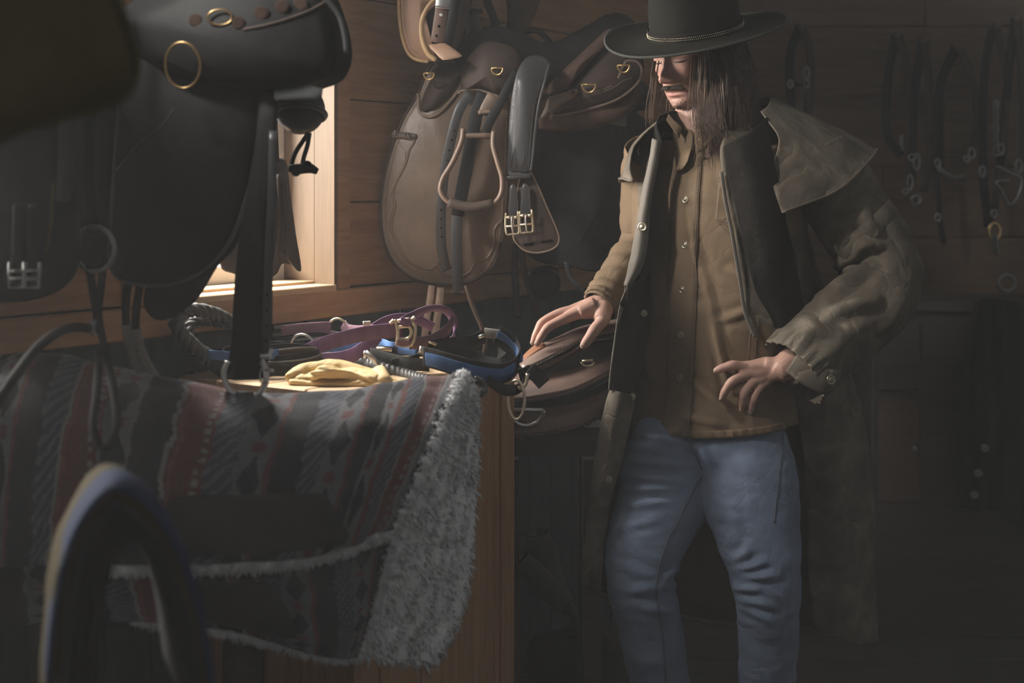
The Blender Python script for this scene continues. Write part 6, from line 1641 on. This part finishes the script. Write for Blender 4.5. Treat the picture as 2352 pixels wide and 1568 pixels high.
# ------------------------------------------------------------------ black saddle against the window
ks = thing('window_saddle', 'large black saddle silhouetted in front of the window', 'saddle', P(450, 735, 2.45))
SE = [(262, 48), (290, 12), (350, -20), (460, -70), (640, -90), (750, -40), (792, 40), (808, 110), (804, 155), (782, 188), (735, 206), (690, 218), (620, 226), (530, 218), (420, 200), (330, 155), (282, 100)]
plate('seat', SE, 2.37, .16, M['black_leather'], ks, .05, 7); SEY = surf(SE, 2.37, .05)
bead('seat_seam', SEY, [(560, 68), (610, 58), (660, 44), (712, 24), (745, 6)], .003, M['dark_brown'], ks)
bead('cantle_welt', SEY, [(740, -10), (775, 30), (790, 75), (795, 120)], .005, M['black_shiny'], ks)
FL = [(300, 120), (284, 165), (276, 225), (270, 290), (262, 400), (255, 520), (250, 580), (262, 628), (300, 650), (370, 655), (430, 640), (490, 600), (535, 540), (570, 440), (600, 330), (625, 230), (600, 150), (500, 110), (400, 95)]
kf = plate('flap', FL, 2.40, .010, M['black_leather'], ks, .03, 7); FLY = surf(FL, 2.40, .03)
bead('flap_edge', lambda x, y: 2.40, FL, .0035, M['black_shiny'], kf, 0, 5, True)
bead('seam', FLY, [(400, 250), (370, 290), (320, 330), (268, 390)], .0015, M['black_shiny'], kf)
plate('under_flap', [(420, 300), (360, 560), (330, 680), (342, 722), (372, 736), (412, 720), (456, 684), (500, 612), (545, 560), (590, 440), (622, 320), (632, 220), (520, 220)], 2.445, .012, M['black_suede'], ks, .012, 5)
plate('panel', [(300, 90), (420, 190), (560, 215), (700, 210), (760, 180), (740, 120), (560, 60), (400, 50)], 2.56, .14, M['black_suede'], ks, .02, 4)
dee('brass_ring', P(420, 150, 2.312), .0305, .0026, M['dim_brass'], ks, .98, 1.22, (.15, 1, .1))
for (x, y, R) in ((448, 46, .011), (547, 52, .011), (600, 30, .012), (647, 16, .012), (690, 10, .012)):
    c = P(x, y, SEY(x, y) - .002); v, f = g_tube([c + Vector((0, .004, 0)), c, c + Vector((0, -.0012, 0))], [R, R, R * .75], 14); obj('leather_rosette', v, f, M['rosette'], ks, smooth=False)
dee('rosette_ring', P(505, 40, SEY(505, 40) - .004),   .018, .002, M['dim_brass'], ks, 1.1, .7)
pt = plate('grey_label', [(628, 170), (742, 204), (738, 231), (630, 229)], 2.358, .002, mat('grey_label_card', (.075, .078, .08), .85, .05, 10, 0), ks, 0, 2, 1)
# wide hanging strap with holes, ring and clip
SO = [(600, 215), (634, 215), (632, 330), (630, 480), (627, 640), (624, 760), (612, 850), (600, 868), (565, 870), (526, 862), (532, 760), (541, 620), (560, 480), (584, 340)]
hs = plate('wide_strap', SO, 2.375, .008, M['black_leather'], ks, .008, 5)
ss = strap('hole_strap', [(628, 300, 2.372), (624, 460, 2.366), (617, 620, 2.362), (612, 740, 2.362), (610, 812, 2.366)], 2.364, .015, .005, M['black_shiny'], ks); holes(ss, [(614, 676), (613, 712), (612, 748), (611, 782)], 2.3585, .0018)
mb = MB(); mb.add(*g_tube(path_px([(523, 830), (514, 856), (520, 884), (540, 906), (566, 916), (592, 906), (609, 882), (611, 852), (602, 830)], 2.366, 8), .0052, 10))
rg = mb.build('steel_ring', M['steel'], ks)
v, f = g_tube([P(543, 910, 2.366), P(582, 912, 2.366)], .0095, 14); obj('ring_sleeve', v, f, M['black_shiny'], rg)
mb = MB(); mb.add(*g_tube(path_px([(604, 816), (604, 838), (610, 860), (614, 880)], 2.356, 4), .0032, 8)); mb.add(*g_tube([P(598, 817, 2.354), P(622, 818, 2.354)], .005, 8)); mb.add(*g_tube([P(612, 849, 2.354), P(628, 851, 2.35)], .0028, 8)); mb.add(*g_tube(path_px([(616, 818), (622, 806), (622, 800)], 2.356, 4), .003, 8))
mb.build('snap_clip', M['steel'], hs)
v, f = g_ring(P(603, 864, 2.352), .012, .0018, (.9, .5, 0), 18, 6); obj('clip_ring', v, f, M['steel'], hs)
# reins hanging from the flap, pale where they pass the wall
for pts in ([(296, 640, 2.43), (290, 690, 2.44), (290, 745, 2.45), (300, 800, 2.46), (318, 845, 2.47), (345, 895, 2.48)], [(324, 640, 2.435), (314, 700, 2.445), (312, 755, 2.455), (322, 805, 2.46), (345, 850, 2.47), (374, 896, 2.48)]):
    strap('rein', pts[:4], 2.45, .014, .004, M['black_leather'], ks); strap('webbing_rein', pts[2:], 2.45, .018, .004, M['grey_web'], ks)
# arm that carries it
ar = MB(); ar.add(*g_box(wall(-.22, .19, 1.64), (.09, .30, .05), WD)); ar.add(*g_box(wall(-.22, .05, 1.55), (.09, .03, .24), WD)); tag(ar.build('saddle_rack', M['barn'], None, smooth=False), 'wooden rack arm left of the window under the black saddle', 'rack')

# round leather pouch with draw cord, hanging before the window jamb
po = thing('drawstring_pouch', 'round black leather pouch with cord and toggle in front of the window frame', 'pouch', P(690, 400, 2.6))
v, f = g_ball(P(690, 252, 2.60), .0455, (1.0, .85, 1.0), 24, 16); obj('pouch', v, f, M['black_shiny'], po)
v, f = g_ring(P(690, 262, 2.58), .045, .005, (0, .35, 1), 28, 8); obj('rim', v, f, M['black_shiny'], po)
for pts in ([(708, 305), (695, 325), (680, 348), (671, 372), (672, 388)], [(711, 305), (706, 335), (698, 360), (693, 388)]):
    v, f = g_tube(path_px(pts, 2.58, 6), .0042, 8); obj('cord', v, f, M['black_suede'], po)
mb = MB(); mb.add(*g_tube(path_px([(664, 386), (685, 388), (710, 386), (729, 394)], 2.575, 4), [.007, .010, .010, .006], 10)); mb.add(*g_ball(P(705, 381, 2.575), .010)); mb.add(*g_ball(P(680, 394, 2.572), .009)); mb.build('toggle', M['black_suede'], po)
strap('hanger', [(690, 215, 2.60), (700, 100, 2.62), (705, -40, 2.64)], 2.6, .02, .004, M['black_leather'], po)

# brown leather hood hanging in the window
ho = thing('leather_hood', 'dark brown leather stirrup hood hanging in front of the window pane', 'stirrup hood', P(600, 640, 2.95))
plate('hood', [(560, 380), (620, 362), (648, 362), (660, 380), (668, 450), (680, 540), (692, 614), (684, 622), (668, 608), (648, 606), (636, 628), (610, 640), (560, 632), (535, 628), (505, 606), (520, 500)], lambda x, y: 2.93 + (x - 600) * .0006, .02, M['dark_brown'], ho, .03, 5, 4)
for pts in ([(640, 400), (646, 480), (640, 560), (630, 615)], [(652, 420), (660, 520), (664, 590)]):
    v, f = g_tube(path_px(pts, 2.905, 6), .006, 8); obj('fold', v, f, M['dark_brown'], ho)
strap('hanger', [(630, 372, 2.94), (625, 240, 2.94), (622, 60, 2.93)], 2.9, .02, .004, M['black_leather'], ho)

# ------------------------------------------------------------------ dark saddle and girth at the left edge
le = thing('dark_saddle', 'dark saddle at the left edge with two buckled girth straps', 'saddle', P(60, 690, 2.2))
plate('flap', [(-70, 120), (60, 150), (130, 260), (165, 400), (186, 540), (182, 610), (145, 662), (70, 690), (-20, 694), (-70, 680)], 2.22, .012, M['black_leather'], le, .03, 6)
v, f = g_tube(path_px([(160, 270, 2.2), (158, 350, 2.2), (152, 420, 2.2), (142, 462, 2.2)], 2.2, 6), [.016, .016, .015, .010], 12); obj('fleece_roll', v, f, M['grey_felt'], le)
v, f = g_tube(path_px([(124, 420), (120, 480), (113, 540), (106, 582)], 2.17, 6), .0028, 8); obj('piping', v, f, M['olive'], le)
for x, dx in ((42, 0), (78, 0)):
    bb = strap('girth_strap', [(x + 4, 470, 2.172), (x + 2, 540, 2.168), (x, 610, 2.168)], 2.17, .020, .004, M['black_leather'], le)
    mb = MB(); cx, cy = x - 2, 632
    for q in ([(cx - 18, cy - 30), (cx - 18, cy + 28), (cx + 14, cy + 28), (cx + 16, cy - 30)], [(cx - 18, cy - 10), (cx + 16, cy - 10)], [(cx - 18, cy + 8), (cx + 16, cy + 8)]):
        mb.add(*g_tube([P(a, b, 2.155) for a, b in q], .0028, 8))
    k_ = mb.build('buckle', M['dim_steel'], bb)
plate('seat', [(-70, -60), (40, -40), (140, 60), (170, 170), (120, 240), (-70, 220)], 2.25, .08, M['black_suede'], le, .03, 4)
plate('dark_gap_plate', [(100, 200), (240, 190), (300, 240), (285, 400), (268, 540), (255, 610), (215, 628), (170, 600), (120, 520)], 2.50, .010, M['black_suede'], le, .01, 4)  # black plate added to darken the gap between the saddles
bt_ = thing('bit_and_reins', 'steel ring bit with black reins hanging between the two dark saddles', 'bridle bit', P(220, 1000, 2.25))
dee('bit_ring', P(218, 572, 2.25), .034, .0042, M['dim_steel'], bt_, .95, 1.05, (.1, 1, 0))
strap('cheek_strap', [(214, 540, 2.25), (206, 400, 2.26), (210, 200, 2.27), (215, -60, 2.3)], 2.25, .018, .004, M['black_leather'], bt_)
strap('rein', [(205, 605, 2.25), (212, 660, 2.25), (222, 720, 2.25), (225, 765, 2.25)], 2.25, .013, .004, M['black_leather'], bt_); strap('rein', [(238, 600, 2.25), (232, 660, 2.25), (226, 720, 2.25), (240, 800, 2.20), (262, 900, 2.10), (268, 980, 2.06), (240, 1030, 2.05), (215, 990, 2.06), (222, 900, 2.1), (228, 800, 2.2)], 2.2, .012, .004, M['black_leather'], bt_)
v, f = g_tube(path_px([(214, 735), (212, 752), (215, 770)], 2.235, 5), .005, 8); obj('buckle', v, f, M['dim_steel'], bt_)
v, f = g_tube(path_px([(212, 754, 2.24), (170, 752, 2.2), (130, 765, 2.15), (80, 805, 2.08), (30, 870, 2.0), (-30, 960, 1.95)], 2.1, 8), .0075, 8); obj('lead_rope', v, f, M['black_web'], bt_)
# ------------------------------------------------------------------ bridles on the dark back wall
def bridle(label, px, top, straps, rings, chains=(), mouth=None, Y=4.62, brass=()):
    b = thing('bridle', label, 'bridle', P(px, top + 500, Y), 'bridles hanging on the back wall')
    for k, (pts, w) in enumerate(straps):
        strap('headstall' if k == 0 else 'cheek_strap', pts, Y, w, .005, M['black_leather'] if k % 2 == 0 else M['dark_brown'], b)
    for (x, y, R, sx, sz) in rings: dee('bit_ring', P(x, y, Y - .03), R, .0045, M['dim_steel'], b, sx, sz, (.15, 1, .05), seg=20)
    for (x, y, R, sx, sz) in brass: dee('brass_ring', P(x, y, Y - .03), R, .0055, M['brass'], b, sx, sz, (.1, 1, 0), seg=20)
    for pts in chains:
        pp = path_px(pts, Y - .035, 8)
        for i in range(0, len(pp) - 1, 1):
            t = (pp[i + 1] - pp[i]); c = pp[i] + t * .5
            v, f = g_ring(c, .0085, .0026, (1, .2, 0) if i % 2 else (0, 1, 0), 10, 6, 1, .75); obj('chain_link', v, f, M['dim_steel'], b)
    if mouth:
        v, f = g_tube(path_px(mouth, Y - .03, 5), .006, 8); obj('shank', v, f, M['dim_steel'], b)
    # peg
    v, f = g_tube([P(px, top, Y + .16), P(px, top, Y - .03)], .012, 8); obj('peg', v, f, M['barn'], b)
    return b
bridle('black bridle with small steel buckles just right of the hat', 1840, 60, [([(1838, 60), (1815, 130), (1818, 240), (1826, 330)], .03), ([(1842, 60), (1862, 130), (1858, 240), (1850, 330)], .03), ([(1815, 190), (1838, 194), (1860, 190)], .02)], [(1815, 193, .012, .6, 1), (1852, 168, .02, .45, 1), (1852, 193, .012, .6, 1)])
bridle('black bridle with curved shank bit right of the coat shoulder', 2060, 80, [([(2058, 80), (2040, 180), (2036, 300), (2070, 360)], .03), ([(2064, 80), (2092, 200), (2096, 320), (2090, 370)], .03)], [(2094, 362, .010, 1, 1), (2105, 372, .018, .5, 1.4)], mouth=[(2072, 310), (2070, 330), (2074, 345)])
bridle('black bridle with long hooked bit low beside the elbow', 2120, 90, [([(2118, 90), (2100, 220), (2096, 340), (2092, 420)], .03), ([(2124, 90), (2134, 220), (2134, 380), (2120, 440)], .03), ([(2138, 300), (2152, 420), (2158, 500), (2168, 560)], .02)], [(2104, 459, .014, 1, 1), (2090, 420, .016, .5, 1.6), (2080, 440, .008, 1, 1), (2154, 500, .012, .6, 1)])
bridle('brown bridle with swinging curb chain near the right side', 2200, 110, [([(2196, 110), (2160, 200), (2154, 330), (2156, 390)], .034), ([(2204, 110), (2238, 200), (2240, 300), (2230, 360)], .03)], [(2154, 375, .010, .8, 1.3), (2232, 352, .016, .6, 1), (2220, 366, .010, .8, 1)], chains=([(2158, 388), (2170, 400), (2192, 408), (2212, 404)],))
bridle('black bridle with bead chain and brass half rings at far right', 2285, 60, [([(2282, 60), (2262, 160), (2258, 380), (2270, 520)], .03), ([(2290, 60), (2312, 200), (2300, 360), (2284, 480)], .028)], [(2286, 238, .009, 1, 1), (2286, 296, .010, 1, 1), (2288, 348, .014, .8, 1), (2298, 344, .014, .7, 1.2), (2283, 492, .012, .7, 1.1)], chains=([(2286, 236), (2286, 262), (2286, 290), (2287, 318), (2288, 348)], [(2284, 540), (2286, 560), (2290, 580)]), brass=((2284, 531, .022, .8, 1.2),))
bridle('black bridle with triangular steel bit at the right edge', 2335, 40, [([(2332, 40), (2318, 160), (2306, 300), (2298, 380)], .03), ([(2338, 40), (2348, 180), (2350, 300), (2344, 380)], .03)], [(2256, 394, .014, .6, 1.2), (2340, 382, .016, .6, 1.3)], mouth=[(2290, 382), (2320, 398), (2346, 412), (2338, 450), (2318, 470), (2302, 440), (2288, 418), (2318, 416)])
v, f = g_ring(P(2312, 650, 4.58), .026, .006, (.1, 1, 0), 22, 8); ri = obj('iron_ring', v, f, M['dim_steel'], None); tag(ri, 'iron ring hanging low on the back wall at the right edge', 'ring')

# dark chest and stored things along the back wall
ch = thing('tack_chest', 'tall dark wooden tack chest behind the coat on the right', 'chest', (P(2190, 700, 4.4).x, 4.45, 0))
M['chest_door'] = wood('chest_door_wood', (.06, .034, .020), (.085, .05, .03), knots=False)
xL, xR, zt = P(2005, 700, 4.3).x, P(2420, 700, 4.3).x, P(2190, 692, 4.3).z
board('body', xL, xR, 4.31, 4.60, 0, zt - .03, M['chest'], ch, .004); board('lid', xL - .02, xR, 4.28, 4.61, zt - .03, zt, M['chest'], ch, .004)
a, b_ = P(2018, 915, 4.3), P(2112, 1152, 4.3); dr_ = board('drawer', a.x, b_.x, 4.292, 4.312, b_.z, a.z, M['chest_door'], ch, .003)
v, f = g_ball(P(2100, 1030, 4.28), .010); obj('knob', v, f, M['dim_steel'], dr_)
a, b_ = P(2018, 740, 4.3), P(2112, 895, 4.3); board('drawer', a.x, b_.x, 4.292, 4.312, b_.z, a.z, M['chest'], ch, .003)
# dark jacket hanging over the chest
jk = thing('hanging_jacket', 'black jacket with pale snaps hanging over the chest at right', 'jacket', P(2270, 1200, 4.25))
A = interp_grid([[tuple(P(*q)) for q in r] for r in ([(2235, 690, 4.27), (2270, 685, 4.24), (2300, 688, 4.24), (2345, 695, 4.27)], [(2215, 850, 4.26), (2262, 850, 4.22), (2300, 850, 4.22), (2350, 860, 4.26)], [(2205, 1020, 4.26), (2258, 1030, 4.21), (2300, 1030, 4.23), (2352, 1040, 4.26)], [(2208, 1165, 4.26), (2256, 1172, 4.22), (2296, 1175, 4.23), (2350, 1225, 4.26)])], 10, 12)
obj('cloth', *g_grid(displace(A, lambda i, j, p: .008 * fbm(p, 9, 3) + .008 * math.sin(j * 18)), .006), M['black_suede'], jk)
for (x, y) in ((2262, 1028), (2247, 1086), (2238, 1136)): snap(P(x, y, 4.19), (0, -1, 0), .012, jk, M['dim_steel'])

# ------------------------------------------------------------------ stored boots and sack below the chestnut saddle
M['grey_leather'] = mat('grey_boot_leather', (.10, .10, .104), .6, .2, 10, .3, 90)
def boot(label, p0, p1, p2, p3, rs):
    b = thing('boot', label, 'boot', P(*p3), 'grey boots under the saddle')
    v, f = g_tube(path_px([p0, p1, p2, p3], 3.5, 7), rs, 18); s = obj('shaft', v, f, M['grey_leather'], b)
    v, f = g_tube(path_px([p0, tuple(np.array(p0) + (np.array(p1) - np.array(p0)) * .12)], 3.5, 3), rs[0] * 1.05, 18); obj('collar', v, f, M['black_leather'], s)
    e = np.array(p3, dtype=float); v, f = g_tube(path_px([tuple(e + (-28, -14, 0)), tuple(e), tuple(e + (22, 16, -.03))], 3.5, 4), [rs[-1] * .9, rs[-1] * .8, .012], 14); obj('foot', v, f, M['grey_leather'], s)
    return b
boot('grey leather boot leaning highest beside the cabinet', (1232, 1222, 3.62), (1244, 1270, 3.62), (1262, 1330, 3.62), (1296, 1388, 3.60), [.030, .042, .036, .026])
boot('grey leather boot lying lower against the cabinet corner', (1192, 1282, 3.56), (1225, 1315, 3.56), (1262, 1355, 3.56), (1300, 1395, 3.54), [.024, .030, .030, .024])
sg = MB(); v, f = g_ball(P(1330, 1520, 3.65), .14, (1.0, .8, .62), 28, 20)
vv = [q + Vector((0, 0, .02 * fbm(q, 8, 3))) + (q - P(1330, 1520, 3.65)) * .18 * fbm(q, 7, 3) for q in v]
zm = min(q.z for q in vv); vv = [Vector((q.x, q.y, q.z)) for q in vv]
sk2 = thing('canvas_sack', 'slumped dark grey canvas sack on the crate by the man\'s knee', 'sack', P(1330, 1560, 3.65))
obj('bag', vv, f, M['grey_felt'], sk2); v, f = g_tube(path_px([(1300, 1450, 3.54), (1345, 1452, 3.52), (1388, 1468, 3.53), (1396, 1490, 3.56)], 3.54, 6), .014, 10); obj('rolled_top', v, f, M['grey_felt'], sk2)
cr = MB(); cr.add(*g_box((P(1300, 1600, 3.7).x, 3.68, zm / 2), (.42, .36, zm - .004), bev=.004)); tag(cr.build('crate', M['chest'], None, smooth=False), 'dark wooden crate on the floor under the sack and boots', 'crate')
